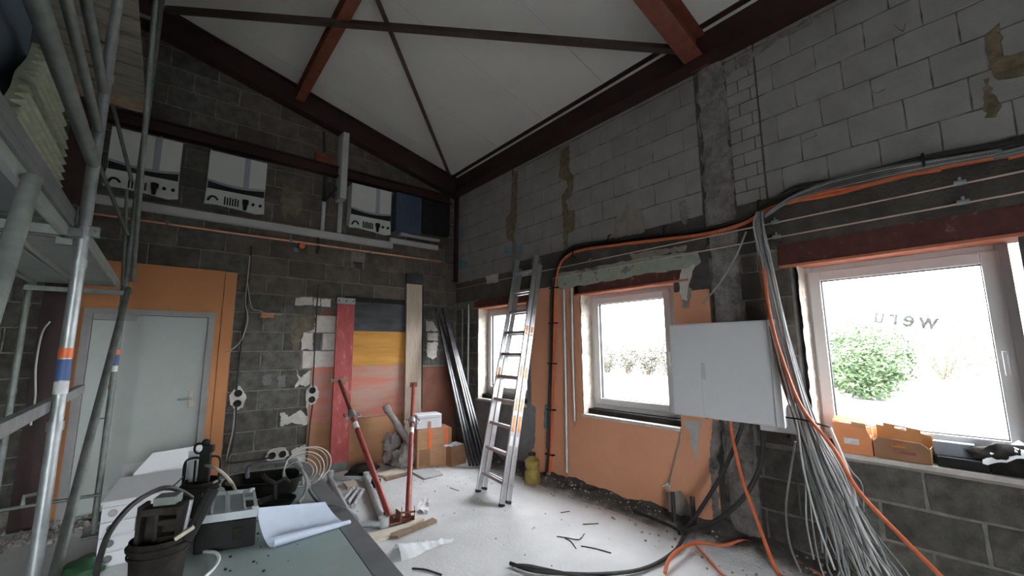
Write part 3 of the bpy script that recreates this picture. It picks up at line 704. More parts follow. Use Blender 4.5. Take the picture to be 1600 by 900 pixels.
# ribbed insulation board and slate-blue board on the near deck
zc0 = 2.29
def ribs():
    mb = MB(); x0 = XA - .115; pro = []
    N = 13; zb, zt = 2.30, 2.80; M_ = 6
    ys0 = lambda z: 1.98 + .30 * (z - zb) / (zt - zb); ys1 = lambda z: 2.86 - .06 * (z - zb) + .012 * math.cos(2 * math.pi * 13 * (z - zb) / (zt - zb))
    pts = []
    for i in range(N * M_ + 1):
        z = zb + (zt - zb) * i / (N * M_); pts.append((x0 + .017 * math.cos(i * 2 * math.pi / M_), z))
    rows = len(pts)
    vs = []
    for x, z in pts:
        cutl = ys0(z) + .03 * noise.noise(Vector((z * 9, 0, 0)))
        cutr = min(ys1(z), 2.98 - (z - 2.56) * 1.9 if z > 2.62 else 9)
        cutl = min(cutl, cutr - .02)
        for k in range(5): vs.append((x, cutl + (cutr - cutl) * k / 4, z))
        for k in range(5): vs.append((x0 - .03, cutr + (cutl - cutr) * k / 4, z))
    fs = []
    for i in range(rows - 1):
        for k in range(10):
            k2 = (k + 1) % 10; fs.append((i * 10 + k, i * 10 + k2, (i + 1) * 10 + k2, (i + 1) * 10 + k))
    fs.append(tuple(range(10))); fs.append(tuple((rows - 1) * 10 + k for k in reversed(range(10))))
    return mb.add(vs, fs)
solo('insulation_board', ribs(), K['eps'], 'broken pale green ribbed foam board standing on the scaffold deck', 'board')
solo('facing_board', MB().box(XA - .22, XA - .19, .6, 2.46, zc0, 3.6), K['blue_board'], 'slate blue board standing upright on the near scaffold deck', 'board', bev=.003)

# ================================================================== BACK WALL FITTINGS
def inverter(x0, z0, label, scale=1.0):
    w, h, d = .605, .70, .20; y0 = YB - d; zt = z0 + h
    t = thing('inverter', label, 'inverter', (x0 + w / 2, YB, z0), 'white inverters on the back wall')
    n = 14
    part('housing', MB().box(x0, x0 + w, y0 + .02, YB - .005, z0 + .09, zt), K['inverter'], t, bev=.012)
    # upper cover bellies downwards over the dark slot
    top = [(x0, y0, zt), (x0 + w, y0, zt)] + [(x0 + w - w * i / n, y0, zt - .36 - .035 * math.sin(math.pi * i / n)) for i in range(n + 1)]
    part('upper_cover', MB().prism(top, (0, .03, 0)), K['inverter'], t)
    part('stripe', MB().box(x0 + w * .60, x0 + w * .70, y0 - .004, y0 + .004, zt - .395, zt - .004), K['band_grey'], t, label='blue grey stripe')
    part('slot', MB().box(x0 + .008, x0 + w - .008, y0 + .006, y0 + .022, zt - .475, zt - .36), K['black'], t)
    part('lower_lip', MB().prism([(x0 + .0, y0 + .002, zt - .362)] + [(x0 + w * i / n, y0 + .002, zt - .364 - .036 * math.sin(math.pi * i / n)) for i in range(1, n)] + [(x0 + w, y0 + .002, zt - .362), (x0 + w, y0 + .002, zt - .385)] + [(x0 + w - w * i / n, y0 + .002, zt - .385 - .036 * math.sin(math.pi * i / n)) for i in range(1, n)] + [(x0, y0 + .002, zt - .385)], (0, .02, 0)), K['band_grey'], t)
    low = [(x0, y0 + .004, zt - .475), (x0 + w, y0 + .004, zt - .475), (x0 + w + .01, y0 + .004, z0 + .02), (x0 + w * .86, y0 + .004, z0), (x0 + w * .6, y0 + .004, z0 + .02), (x0 + w * .2, y0 + .004, z0 + .04), (x0 - .01, y0 + .004, z0 + .03)]
    part('lower_cover', MB().prism(low, (0, .03, 0)), K['inverter'], t)
    mb = MB()
    for i in range(6): mb.box(x0 + w * (.30 + .045 * i), x0 + w * (.325 + .045 * i), y0 - .006, y0 + .004, z0 + .05, z0 + .15 - .01 * (i % 2))
    part('cooling_slots', mb, K['black'], t)
    part('plug', MB().tube([(x0 + w * .66, y0 - .01, z0 + .15), (x0 + w * .66, y0 - .014, z0 + .02)], [.034, .018], 8).box(x0 + w * .61, x0 + w * .72, y0 - .02, y0 + .003, z0 + .10, z0 + .15), K['black'], t)
    for fx_ in (.80, .93): part('plug', MB().tube([(x0 + w * fx_, y0 + .004, z0 + .11), (x0 + w * fx_, y0 - .02, z0 + .11)], .018, 8), K['black'], t)
    part('plug', MB().tube(cr([(x0 + .02, y0, z0 + .07), (x0 + .05, y0 - .01, z0 + .12), (x0 + .09, y0 - .01, z0 + .12), (x0 + .12, y0, z0 + .09)]), .012, 6), K['black'], t, smooth=True)
    return t
inverter(-.645, 3.34, 'white wall inverter behind the scaffold poles')
inverter(.222, 3.34, 'white wall inverter halfway between scaffold and vertical grey ducts')
inverter(1.92, 3.36, 'white wall inverter right of the vertical grey ducts')
t = thing('inverter', 'dark blue wall unit in the shadowed upper corner', 'inverter', (2.84, YB, 3.46))
part('housing', MB().box(2.62, 3.06, YB - .18, YB, 3.47, 4.10), K['dark_blue'], t, bev=.012)
mb = MB()
for i in range(8): mb.box(2.66 + i * .048, 2.675 + i * .048, YB - .19, YB - .175, 3.6, 4.05)
part('cooling_fin', mb, K['dark_blue'], t); part('housing', MB().box(3.08, 3.62, YB - .14, YB, 3.55, 4.10), K['black'], t, bev=.01)  # the black box beside the blue unit stands in for the beams' shadow
part('bracket', MB().box(2.74, 3.45, YB - .10, YB - .02, 3.44, 3.475).box(2.74, 2.86, YB - .12, YB - .10, 3.44, 3.50), K['grey_plastic'], t)

def trunk(name, x0, x1, z0, z1, d, label):
    t = thing(name, label, 'cable duct', ((x0 + x1) / 2, YB, z0))
    part('duct_base', MB().box(x0, x1, YB - d * .7, YB - .001, z0, z1), K['grey_plastic'], t)
    if x1 - x0 > z1 - z0: part('duct_lid', MB().box(x0 + .004, x1 - .004, YB - d, YB - d * .7, z0 + .006, z1 - .006), K['grey_plastic'], t, bev=.004)
    else: part('duct_lid', MB().box(x0 + .006, x1 - .006, YB - d, YB - d * .7, z0 + .004, z1 - .004), K['grey_plastic'], t, bev=.004)
    return t
trunk('cable_duct', -.72, 2.64, 3.205, 3.305, .07, 'long grey cable duct running level under the inverters')
trunk('cable_duct', 2.60, 3.45, 3.30, 3.38, .06, 'short grey cable duct stepped up under the dark blue unit')
v = trunk('cable_duct', 1.745, 1.845, 3.78, 4.80, .22, 'wide vertical grey cable duct crossing the red steel rail')
trunk('cable_duct', 1.79, 1.85, 3.31, 3.775, .06, 'narrow vertical grey cable duct between red rail and level duct')
trunk('cable_duct', 1.565, 1.615, 3.31, 3.74, .05, 'short vertical grey cable duct with a slanting black cable at its top')
solo('black_cable', MB().tube([(1.585, YB - .03, 3.76), (1.59, YB - .03, 4.14)], .024, 8).tube(cr([(1.60, YB - .05, 3.75), (1.66, YB - .06, 3.84), (1.74, YB - .06, 3.98)]), .02, 8), K['rubber'], 'black cable slanting up between the vertical grey ducts', 'cable', smooth=True)
solo('black_cable', MB().tube(cr([(1.54, YB - .03, 4.30), (1.55, YB - .03, 4.5), (1.53, YB - .03, 4.8)]), .02, 8), K['rubber'], 'black cable climbing the wall above the red steel rail', 'cable', smooth=True)
solo('black_cable', MB().tube(cr([(1.545, YB - .02, 3.2), (1.55, YB - .025, 3.05), (1.54, YB - .03, 2.98)]), .022, 8), K['rubber'], 'short black cable end hanging below the level duct', 'cable', smooth=True)
t = thing('copper_pipe', 'thin copper pipe running level under the grey cable duct', 'pipe', (1.6, YB, 3.09))
part('pipe', MB().tube([(-.75, YB - .035, 3.085), (3.53, YB - .035, 3.11)], .013, 8), K['copper'], t, smooth=True)
for x in (-.1, 1.2, 2.3, 3.3): part('clip', MB().box(x - .012, x + .012, YB - .05, YB, 3.075, 3.125), K['galv_dull'], t)
t = thing('stop_valve', 'small valve with blue knob and orange cap under the copper pipe', 'valve', (1.26, YB, 2.98))
part('valve_body', MB().tube([(1.27, YB, 3.0), (1.27, YB - .06, 3.0)], .022, 10).tube([(1.30, YB - .035, 3.09), (1.285, YB - .045, 3.0)], .009, 6), K['black'], t, smooth=True)
part('knob', MB().lathe((1.255, YB - .06, 2.975), [(.001, 0), (.03, 0), (.034, .015), (.024, .03), (.001, .032)], 12, (0, -1, 0)), K['paint_teal'], t, smooth=True)
part('cap', MB().lathe((1.34, YB - .03, 3.045), [(.001, 0), (.034, 0), (.034, .03), (.001, .032)], 12, (0, -1, 0)), K['tape_orange'], t, smooth=True)

def socket(x, z, vert, label):
    t = thing('socket_box', label, 'socket', (x, YB, z))
    pts = []
    rnd = random.Random(int(x * 100))
    for i in range(22):
        a = 2 * math.pi * i / 22; rx, rz = ((.085, .135) if vert else (.13, .085))
        k = rnd.uniform(.85, 1.12); pts.append((x + rx * math.cos(a) * k, YB, z + rz * math.sin(a) * k))
    part('plaster_ring', MB().prism(pts, (0, -.02, 0)), K['plaster_white'], t)
    for s in (-1, 1):
        cx, cz = (x, z + s * .06) if vert else (x + s * .06, z)
        part('socket_cup', MB().lathe((cx, YB - .0215, cz), [(.034, -.03), (.034, 0), (.040, .006), (.042, .004), (.044, -.004)], 16, (0, -1, 0)).lathe((cx, YB - .0215, cz), [(.034, .002), (.001, .002)], 16, (0, -1, 0)), K['black'], t, smooth=False)
    return t
socket(.745, 1.05, True, 'double black socket cup in white plaster nearest the door')
socket(1.592, 1.03, True, 'double black socket cup in white plaster beside the red plank')
socket(1.222, .315, False, 'level pair of black socket cups low on the wall')
def cable(name, P, r, k, label, group=None, seg=6, n=6, cat='cable'):
    return solo(name, MB().tube(cr(P, n), r, seg), K[k], label, cat, group, smooth=True)
Bk = lambda a, b, o=.02: on_back(a, b) - Vector((0, o, 0))
cable('wall_cable', [Bk(392, 385), Bk(389, 430), Bk(385, 480), Bk(378, 530), Bk(372, 580), Bk(369, 610)], .013, 'rubber', 'black cable dropping down the wall to the socket by the door')
cable('wall_cable', [Bk(369, 632), Bk(366, 670), Bk(362, 700), Bk(355, 718), Bk(362, 722), Bk(390, 719), Bk(420, 715)], .012, 'rubber', 'black cable from the door socket down to the low socket')
cable('wall_cable', [Bk(390, 400, .03), Bk(387, 430, .04), Bk(383, 470, .035), Bk(386, 500, .06), Bk(376, 530, .10), Bk(362, 545, .13), Bk(348, 551, .1)], .007, 'cable_beige', 'thin beige cable looping off the wall beside the orange plaster')
cable('wall_cable', [Bk(386, 440, .03), Bk(392, 480, .05), Bk(405, 486, .05), Bk(416, 490, .03), Bk(440, 492, .02)], .005, 'cable_beige', 'thin beige wire straying across the dark blocks')
cable('wall_cable', [Bk(366, 640, .04), Bk(364, 670, .03), Bk(358, 695, .03), Bk(353, 720, .03)], .006, 'cable_beige', 'thin beige cable beside the black one under the door socket')
cable('wall_cable', [Bk(497, 445), Bk(494, 490), Bk(492, 530), Bk(490, 570), Bk(488, 604)], .009, 'rubber', 'dark cable chased into the wall above the second socket')
cable('wall_cable', [Bk(488, 632), Bk(484, 660), Bk(481, 690), Bk(478, 720)], .010, 'rubber', 'dark cable chased into the wall under the second socket')
cable('loose_cable', [(-.88, YB - .22, 1.92), (-.92, YB - .22, 1.80), (-.93, YB - .2, 1.5), (-.90, YB - .22, 1.2), (-.9, YB - .23, .95)], .008, 'cable_white', 'white cable hanging down the dark red post')

# ================================================================== PLANKS AND PROPS AT THE BACK WALL
t = thing('red_plank', 'red painted plank with steel end plates leaning on the back wall', 'plank', (1.97, YB - .09, 0))
dq = (Vector((1.965, YB - .045, 2.37)) - Vector((1.955, YB - .12, .0)))
pb = Vector((1.955, YB - .12, .0)); un = dq.normalized(); sx = Vector((1, 0, 0)); sn = sx.cross(un).normalized()
L_ = dq.length
part('board', MB().obox(pb + un * L_ / 2, sx, sn, un, .245, .04, L_ - .02), K['red_plank'], t, bev=.005)
part('end_plate', MB().obox(pb + un * (L_ - .045), sx, sn, un, .25, .048, .085), K['galv'], t, label='zinc end plate')
part('end_plate', MB().obox(pb + un * .065, sx, sn, un, .25, .048, .11), K['galv_dull'], t, label='zinc end plate')
mb = MB()
for i in (-.1, 0, .1): mb.tube([pb + un * (L_ - .045) + sx * i + sn * .026, pb + un * (L_ - .045) + sx * i - sn * .03], .011, 8)
part('rivet', mb, K['black'], t)
t = thing('scaffold_board', 'tall tan wooden board with a black upper end against the back wall', 'plank', (3.07, YB - .09, 0))
pb2 = Vector((3.03, YB - .12, 0)); dq2 = Vector((3.03, YB - .035, 2.84)) - pb2; un2 = dq2.normalized(); sn2 = sx.cross(un2).normalized(); L2 = dq2.length
part('board', MB().obox(pb2 + un2 * (L2 - .17) / 2, sx, sn2, un2, .27, .045, L2 - .17), K['tan_plank'], t, bev=.005)
part('end_cap', MB().obox(pb2 + un2 * (L2 - .085), sx, sn2, un2, .285, .05, .17), K['panel_black'], t, bev=.005, label='black upper end')
part('edge_strip', MB().obox(pb2 + un2 * (L2 - .17) / 2 + Vector((.15, 0.012, .35)), sx, sn2, un2, .018, .03, L2 - .9), K['black'], t)

def prop(foot, head, label, kin):
    foot = Vector(foot); head = Vector(head); d = head - foot; L = d.length; u = d.normalized()
    t = thing('steel_prop', label, 'prop', foot, 'red steel props wedged against the planks')
    m = .68 if kin == 'prop_dark' else .62
    part('outer_tube', MB().tube([foot + u * .03, foot + u * (L * m)], .030, 14), K['prop_red'], t, smooth=True)
    part('inner_tube', MB().tube([foot + u * (L * m - .1), head - u * .01], .0235, 14), K[kin], t, smooth=True)
    c = foot + u * (L * m); s = u.cross(Vector((0, 0, 1))).normalized(); w = s.cross(u)
    nut = part('adjusting_nut', MB().tube([c - u * .05, c + u * .06], .043, 12).tube([c - u * .06, c - u * .045], .05, 12), K['galv'], t, smooth=True)
    loop = MB()
    for k in (-1, 1):
        loop = MB(); loop.tube(cr([c + s * k * .04 + u * .04, c + s * k * .085 + u * .05, c + s * k * .10, c + s * k * .085 - u * .045, c + s * k * .04 - u * .04]), .007, 6)
        part('nut_handle', loop, K['galv'], nut, smooth=True)
    part('sleeve', MB().tube([c - u * .27, c - u * .16], .0315, 14), K['sticker_white'], t, smooth=True, label='white marking sleeve')
    e = Vector((s.x, s.y, 0)).normalized()
    f = Vector((u.x, u.y, 0)).normalized()
    part('foot_plate', MB().obox(foot + Vector((0, 0, .006)) - f * .01, e, f, (0, 0, 1), .13, .12, .01).obox(foot + e * .06 + Vector((0, 0, .05)) - f * .01, e, f, (0, 0, 1), .008, .12, .09).obox(foot - e * .06 + Vector((0, 0, .05)) - f * .01, e, f, (0, 0, 1), .008, .12, .09).tube([foot - e * .07 + Vector((0, 0, .06)), foot + e * .07 + Vector((0, 0, .06))], .009, 8), K['rust'], t, label='rusty foot bracket')
    part('head_plate', MB().obox(head + Vector((0, .012, 0)), (1, 0, 0), (0, 1, 0), (0, 0, 1), .24 if kin == 'prop_dark' else .12, .02, .05 if kin == 'prop_dark' else .07), K['wood_dark'] if kin == 'prop_dark' else K['rust'], t)
    return t
prop((1.80, 3.99, .014), (1.90, 6.055, 1.215), 'red steel prop slanting up to the red plank', 'prop_dark')
prop((1.955, 3.97, .014), (3.03, 6.085, 1.09), 'red steel prop slanting up to the tan board', 'prop_red')

# ================================================================== FLOOR ITEMS
Fl = lambda a, b, z=0.0: on_floor(a, b, z)
# galvanised scaffold frame lying flat
t = thing('scaffold_section', 'galvanised tube frame lying on the floor by the prop feet', 'frame', (1.75, 4.9, 0))
zt = .036
A0, A1, B1, C0 = Fl(516, 747, zt), Fl(572, 747, zt), Fl(600, 818, zt), Fl(552, 816, zt)
part('tube', MB().tube([A0, A1], .026, 12), K['zinc'], t, smooth=True)
part('tube', MB().tube([A1, B1], .034, 12), K['zinc'], t, smooth=True)
part('tube', MB().tube([C0 + Vector((-.15, .05, 0)), B1 + Vector((-.02, 0, 0))], .027, 12), K['zinc'], t, smooth=True)
part('tube', MB().tube([A0 + Vector((0, 0, .0)), A0.lerp(C0, .8) + Vector((.0, .0, 0))], .026, 12), K['zinc'], t, smooth=True)
part('corner_joint', MB().tube([B1 + Vector((0, 0, -.03)), B1 + Vector((0, 0, .06))], .046, 12), K['zinc'], t, smooth=True)
part('corner_joint', MB().tube([A1 + Vector((0, 0, -.03)), A1 + Vector((0, 0, .07))], .038, 12), K['zinc'], t, smooth=True)
part('corner_joint', MB().tube([A0 + Vector((0, 0, -.03)), A0 + Vector((0, 0, .09))], .038, 12), K['zinc'], t, smooth=True)
for i, (a, b) in enumerate((((535, 782), (549, 766)), ((543, 786), (557, 767)), ((552, 790), (565, 769)))):
    p, q = Fl(*a, .024), Fl(*b, .024)
    o = solo('short_tube', MB().tube([p, q], .022, 12).tube([q, q + (q - p).normalized() * .05], .028, 10), K['zinc'], ('short zinc tube lying inside the frame, nearest the bench', 'short zinc tube lying in the middle of three', 'short zinc tube lying nearest the thick frame tube')[i], 'tube', 'short tubes inside the steel frame', smooth=True)
# black sack, cap, boards, tiles, litter
p = Fl(568, 744)
solo('black_sack', MB().ball(p + Vector((.02, .06, .07)), .19, .13, .075, 20, 10, .2, 3).ball(p + Vector((-.13, .03, .035)), .11, .09, .04, 14, 8, .3, 5), K['black_dusty'], 'slumped black plastic sack at the foot of the red plank', 'sack', smooth=True)
p = Fl(588, 762)
solo('pipe_plug', MB().tube([p + Vector((-.05, .03, .05)), p + Vector((.04, -.02, .05))], .05, 16), K['black'], 'black round pipe plug beside the thick frame tube', 'plug', smooth=True)
def slab(name, px, h, k, label, cat, z=0.0, group=None):
    pts = [Fl(a, b, z) for a, b in px]
    return solo(name, MB().prism(pts, (0, 0, h)), K[k], label, cat, group)
slab('floor_tile', [(644, 739), (676, 732), (692, 743), (663, 750)], .018, 'wood_grey', 'pale grey tile lying before the taped carton', 'tile', .002)
slab('wood_lath', [(600, 748), (640, 739), (642, 742), (604, 752)], .02, 'wood_dark', 'thin brown lath lying behind the right prop', 'board', .002)
slab('wood_lath', [(588, 744), (618, 731), (628, 737), (600, 746)], .02, 'wood', 'pale offcut lying beside the black sack', 'board', .002)
def splint(px, h, k, label, seed):
    pts = rough_edge([Fl(a, b, .002) for a, b in px], .09, .012, seed)
    for q in pts: q.z = .002
    return solo('broken_board', MB().prism(pts, (0, 0, h)), K[k], label, 'board')
splint([(563, 846), (600, 830), (622, 826), (658, 811), (663, 814), (640, 826), (585, 850), (568, 856)], .022, 'wood', 'pale splintered board by the prop feet', 1)
splint([(610, 838), (640, 828), (676, 813), (683, 817), (648, 831), (622, 842), (609, 842)], .026, 'wood_dark', 'browner splintered board next to the pale one', 2)
slab('wood_offcut', [(536, 757), (553, 752), (558, 762), (543, 766)], .03, 'wood', 'small wooden offcut inside the tube frame', 'offcut', .001)
slab('wood_offcut', [(520, 765), (531, 760), (533, 764), (524, 770)], .02, 'wood_dark', 'dark wooden chip inside the tube frame', 'offcut', .001)

def crumple(fn, nu, nv, amp, sc, seed):
    def g(u, v):
        p = Vector(fn(u, v)); n = noise.noise(Vector((p.x * sc, p.y * sc, seed))) + .5 * noise.noise(Vector((p.x * sc * 2.7, p.y * sc * 2.7, seed + 3)))
        p.z = max(.003, p.z + abs(n) * amp); return p
    return MB().grid(g, nu, nv)
q0, q1, q2, q3 = Fl(650, 799), Fl(657, 780), Fl(674, 783), Fl(668, 805)
solo('paper_sheet', crumple(lambda u, v: q0.lerp(q1, v).lerp(q3.lerp(q2, v), u), 10, 10, .05, 8, 2), K['paper_white'], 'crumpled white paper lying behind the prop feet', 'paper', smooth=True)
s0, s1 = Fl(620, 868), Fl(708, 843)
dd = (s1 - s0); nn_ = Vector((-dd.y, dd.x, 0)).normalized()
def filmfn(u, v):
    w = .10 * (1 - u) ** .7 + .015 * math.sin(u * 9) + .016
    return s0 + dd * u + nn_ * (w * (v - .5) * 2) + Vector((0, 0, .075 * math.sin(math.pi * v) * (1.05 - u)))
solo('plastic_film', crumple(filmfn, 34, 12, .03, 7, 5), K['foil'], 'twisted milky plastic film lying on the bare floor beside the bench', 'film', smooth=True)
cable('wire_scrap', [Fl(644, 888, .006), Fl(665, 890, .008), Fl(690, 898, .006)], .006, 'rubber', 'bent dark wire scrap on the floor beside the bench corner')
for i, (P, lb) in enumerate((([(870, 838), (885, 840), (905, 843), (913, 834)], 'long kinked wire scrap on the floor below the middle window'), ([(883, 841), (892, 846), (900, 857)], 'short wire scrap touching the kinked one'),
                             ([(908, 853), (930, 857), (955, 864)], 'curved wire scrap nearest the black floor cable'), ([(876, 801), (890, 799)], 'tiny wire scrap nearest the orange wall'),
                             ([(911, 819), (935, 818)], 'straight wire scrap close to the wall rubble'), ([(703, 762), (717, 767)], 'short wire scrap alone on the floor left of the ladder'))):
    cable('wire_scrap', [Fl(a, b, .005) for a, b in P], .004, 'rubber', lb, 'wire scraps on the floor', 5, 3)

def carton(name, c, rz, sx, sy, sz, k, label, z=0.0):
    t = thing(name, label, 'box', (c[0], c[1], z))
    ca, sa = math.cos(rz), math.sin(rz); ax, ay = Vector((ca, sa, 0)), Vector((-sa, ca, 0)); C_ = Vector((c[0], c[1], z))
    part('body', MB().obox(C_ + Vector((0, 0, sz / 2)), ax, ay, (0, 0, 1), sx, sy, sz), K[k], t, bev=.006)
    return t, C_, ax, ay
t, c_, ax, ay = carton('carton', (3.10, 5.62), -.22, .50, .36, .51, 'cardboard', 'brown cardboard carton with two orange tape strips')
for s in (-.07, .17):
    part('tape_strip', MB().obox(c_ + ax * s - ay * .182 + Vector((0, 0, .375)), ax, ay, (0, 0, 1), .045, .006, .25).obox(c_ + ax * s + Vector((0, 0, .513)), ax, ay, (0, 0, 1), .045, .37, .006), K['tape_orange'], t, label='orange tape')
part('flap', MB().obox(c_ + Vector((0, 0, .516)) + ay * .09, ax, ay, (0, 0, 1), .42, .17, .006).obox(c_ + Vector((0, 0, .516)) - ay * .09, ax, ay, (0, 0, 1), .42, .17, .006), K['cardboard'], t)
part('open_side', MB().obox(c_ - ay * .182 - ax * .14 + Vector((0, 0, .14)), ax, ay, (0, 0, 1), .15, .006, .22), K['cardboard_dark'], t)
t, c_, ax, ay = carton('carton', (3.02, 5.62), -.2, .36, .27, .19, 'carton_white', 'white carton standing on the taped brown carton', .522)
part('lid', MB().obox(c_ + Vector((0, 0, .165)), ax, ay, (0, 0, 1), .338, .278, .04), K['carton_white'], t, bev=.004)
part('label_mark', MB().obox(c_ - ay * .138 + Vector((0, 0, .05)), ax, ay, (0, 0, 1), .045, .006, .09), K['cardboard'], t)
part('lid_line', MB().obox(c_ - ay * .1395 + Vector((0, 0, .145)), ax, ay, (0, 0, 1), .32, .003, .005), K['band_grey'], t)
t, c_, ax, ay = carton('carton', (3.36, 5.42), .1, .27, .24, .27, 'cardboard_dark', 'small dark brown carton in the corner with blue film on top')
part('film', crumple(lambda u, v: c_ + ax * (u - .8) * .26 + ay * (v - .7) * .22 + Vector((0, 0, .275)), 8, 8, .04, 14, 3), K['paper_blue'], t, smooth=True)
# sacks and long wrapped board at the wall foot
solo('rubble_sack', MB().ball((2.72, 5.70, .13), .16, .14, .155, 22, 14, .5, 4), K['bag_grey'], 'grey crumpled sack slumped left of the taped carton', 'sack', smooth=True)
solo('rubble_sack', MB().ball((2.66, 5.98, .30), .12, .10, .13, 16, 10, .5, 9).ball((2.66, 5.98, .12), .12, .1, .13, 14, 8, .3, 2), K['bag_grey'], 'brown grey sack stuffed against the painted boards', 'sack', smooth=True)
t = thing('wrapped_profile', 'long profile wrapped in milky film leaning behind the sacks', 'profile', (2.75, 5.6, 0))
part('profile', MB().bar((2.93, 5.50, .03), (2.56, 5.98, .80), .06, .05), K['alu_dark'], t, bev=.004)
part('film_wrap', MB().tube(cr([(2.83, 5.63, .24), (2.75, 5.735, .41), (2.655, 5.86, .60), (2.57, 5.965, .77), (2.55, 5.99, .83)]), [.042] * 5 + [.052] * 7 + [.044] * 5 + [.055] * 7 + [.02], 10), K['bag_grey'], t, smooth=True)

# yellow can by the wall
p = Vector((3.62, 4.02, 0))
t = thing('yellow_can', 'dirty yellow plastic can standing against the orange wall', 'can', p)
part('body', MB().lathe(p, [(.001, 0), (.085, 0), (.095, .02), (.095, .14), (.07, .17), (.09, .20), (.09, .27), (.045, .31), (.04, .335), (.001, .335)], 16), K['yellow'], t, smooth=True)
part('lid', MB().lathe(p + Vector((0, 0, .33)), [(.001, .03), (.045, .03), (.048, 0), (.001, 0)], 14), K['black'], t, smooth=True)

# dirt along the window wall and rubble
def dirtfn(u, v):
    y = -2.5 + 8.65 * v; w = .24 + .14 * noise.noise(Vector((y * 1.3, 2, 0))) + (.35 if 1.0 < y < 2.3 else 0) * max(0, 1 - abs(y - 1.7) / .8)
    x = XR + .0 - w * (1 - u); h = (.13 * u ** 1.3) * (1 + .6 * noise.noise(Vector((y * 3, u * 3, 5)))) + .02 * noise.noise(Vector((x * 14, y * 14, 2))) * min(1, u * 3)
    return (x, y, max(-.004, h - .006 + (.0)))
o = solo('dirt_bank', MB().grid(dirtfn, 12, 160), K['dirt_bank'], 'dark dusty dirt swept along the foot of the window wall', 'dirt', smooth=True, kind='stuff')
rnd = random.Random(5)
def chips(n, fn, s0, s1):
    mb = MB()
    for i in range(n):
        x, y, z = fn(); s = rnd.uniform(s0, s1)
        vs = [(x + s * math.cos(a) * rnd.uniform(.6, 1.2), y + s * math.sin(a) * rnd.uniform(.6, 1.2), z) for a in (0, 1.3, 2.5, 3.8, 5.1)]
        vs += [(vx + (x - vx) * .35, vy + (y - vy) * .35, z + s * rnd.uniform(.4, 1.0)) for vx, vy, vz in vs]
        mb.add(vs, [(4, 3, 2, 1, 0), (5, 6, 7, 8, 9)] + [(k, (k + 1) % 5, 5 + (k + 1) % 5, 5 + k) for k in range(5)])
    return mb
def wallchip():
    y = rnd.uniform(-.4, 5.9); u = rnd.random() ** .6; dw = .36 if not 1.0 < y < 2.4 else .6
    x = XR - dw * (1 - u) - .03; return x, y, max(0, .11 * ((x - (XR - .4)) / .4) ** 1.3 if x > XR - .4 else 0) + .001
solo('rubble', chips(520, wallchip, .004, .016), K['rubble'], 'small plaster and mortar chips in the dirt under the windows', 'rubble', kind='stuff')
def floorchip():
    while True:
        x, y = rnd.uniform(1.3, 3.5), rnd.uniform(2.4, 5.9)
        if rnd.random() < .25 + .75 * max(0, (y - 3.2) / 2.5): return x, y, .0
solo('floor_litter', chips(170, floorchip, .003, .009), K['rubble'], 'scattered grit and chips on the concrete floor', 'rubble', kind='stuff')
def leftchip(): return rnd.uniform(-1.5, -.1), rnd.uniform(5.5, 6.1), 0
solo('wall_rubble', chips(150, leftchip, .01, .05), K['rubble'], 'broken mortar lumps along the foot of the door wall', 'rubble', kind='stuff')
solo('stone_lump', MB().ball((-.30, 5.9, .04), .11, .07, .05, 10, 6, .5, 4), K['mortar_tan'], 'yellowish broken stone at the foot of the door', 'stone')

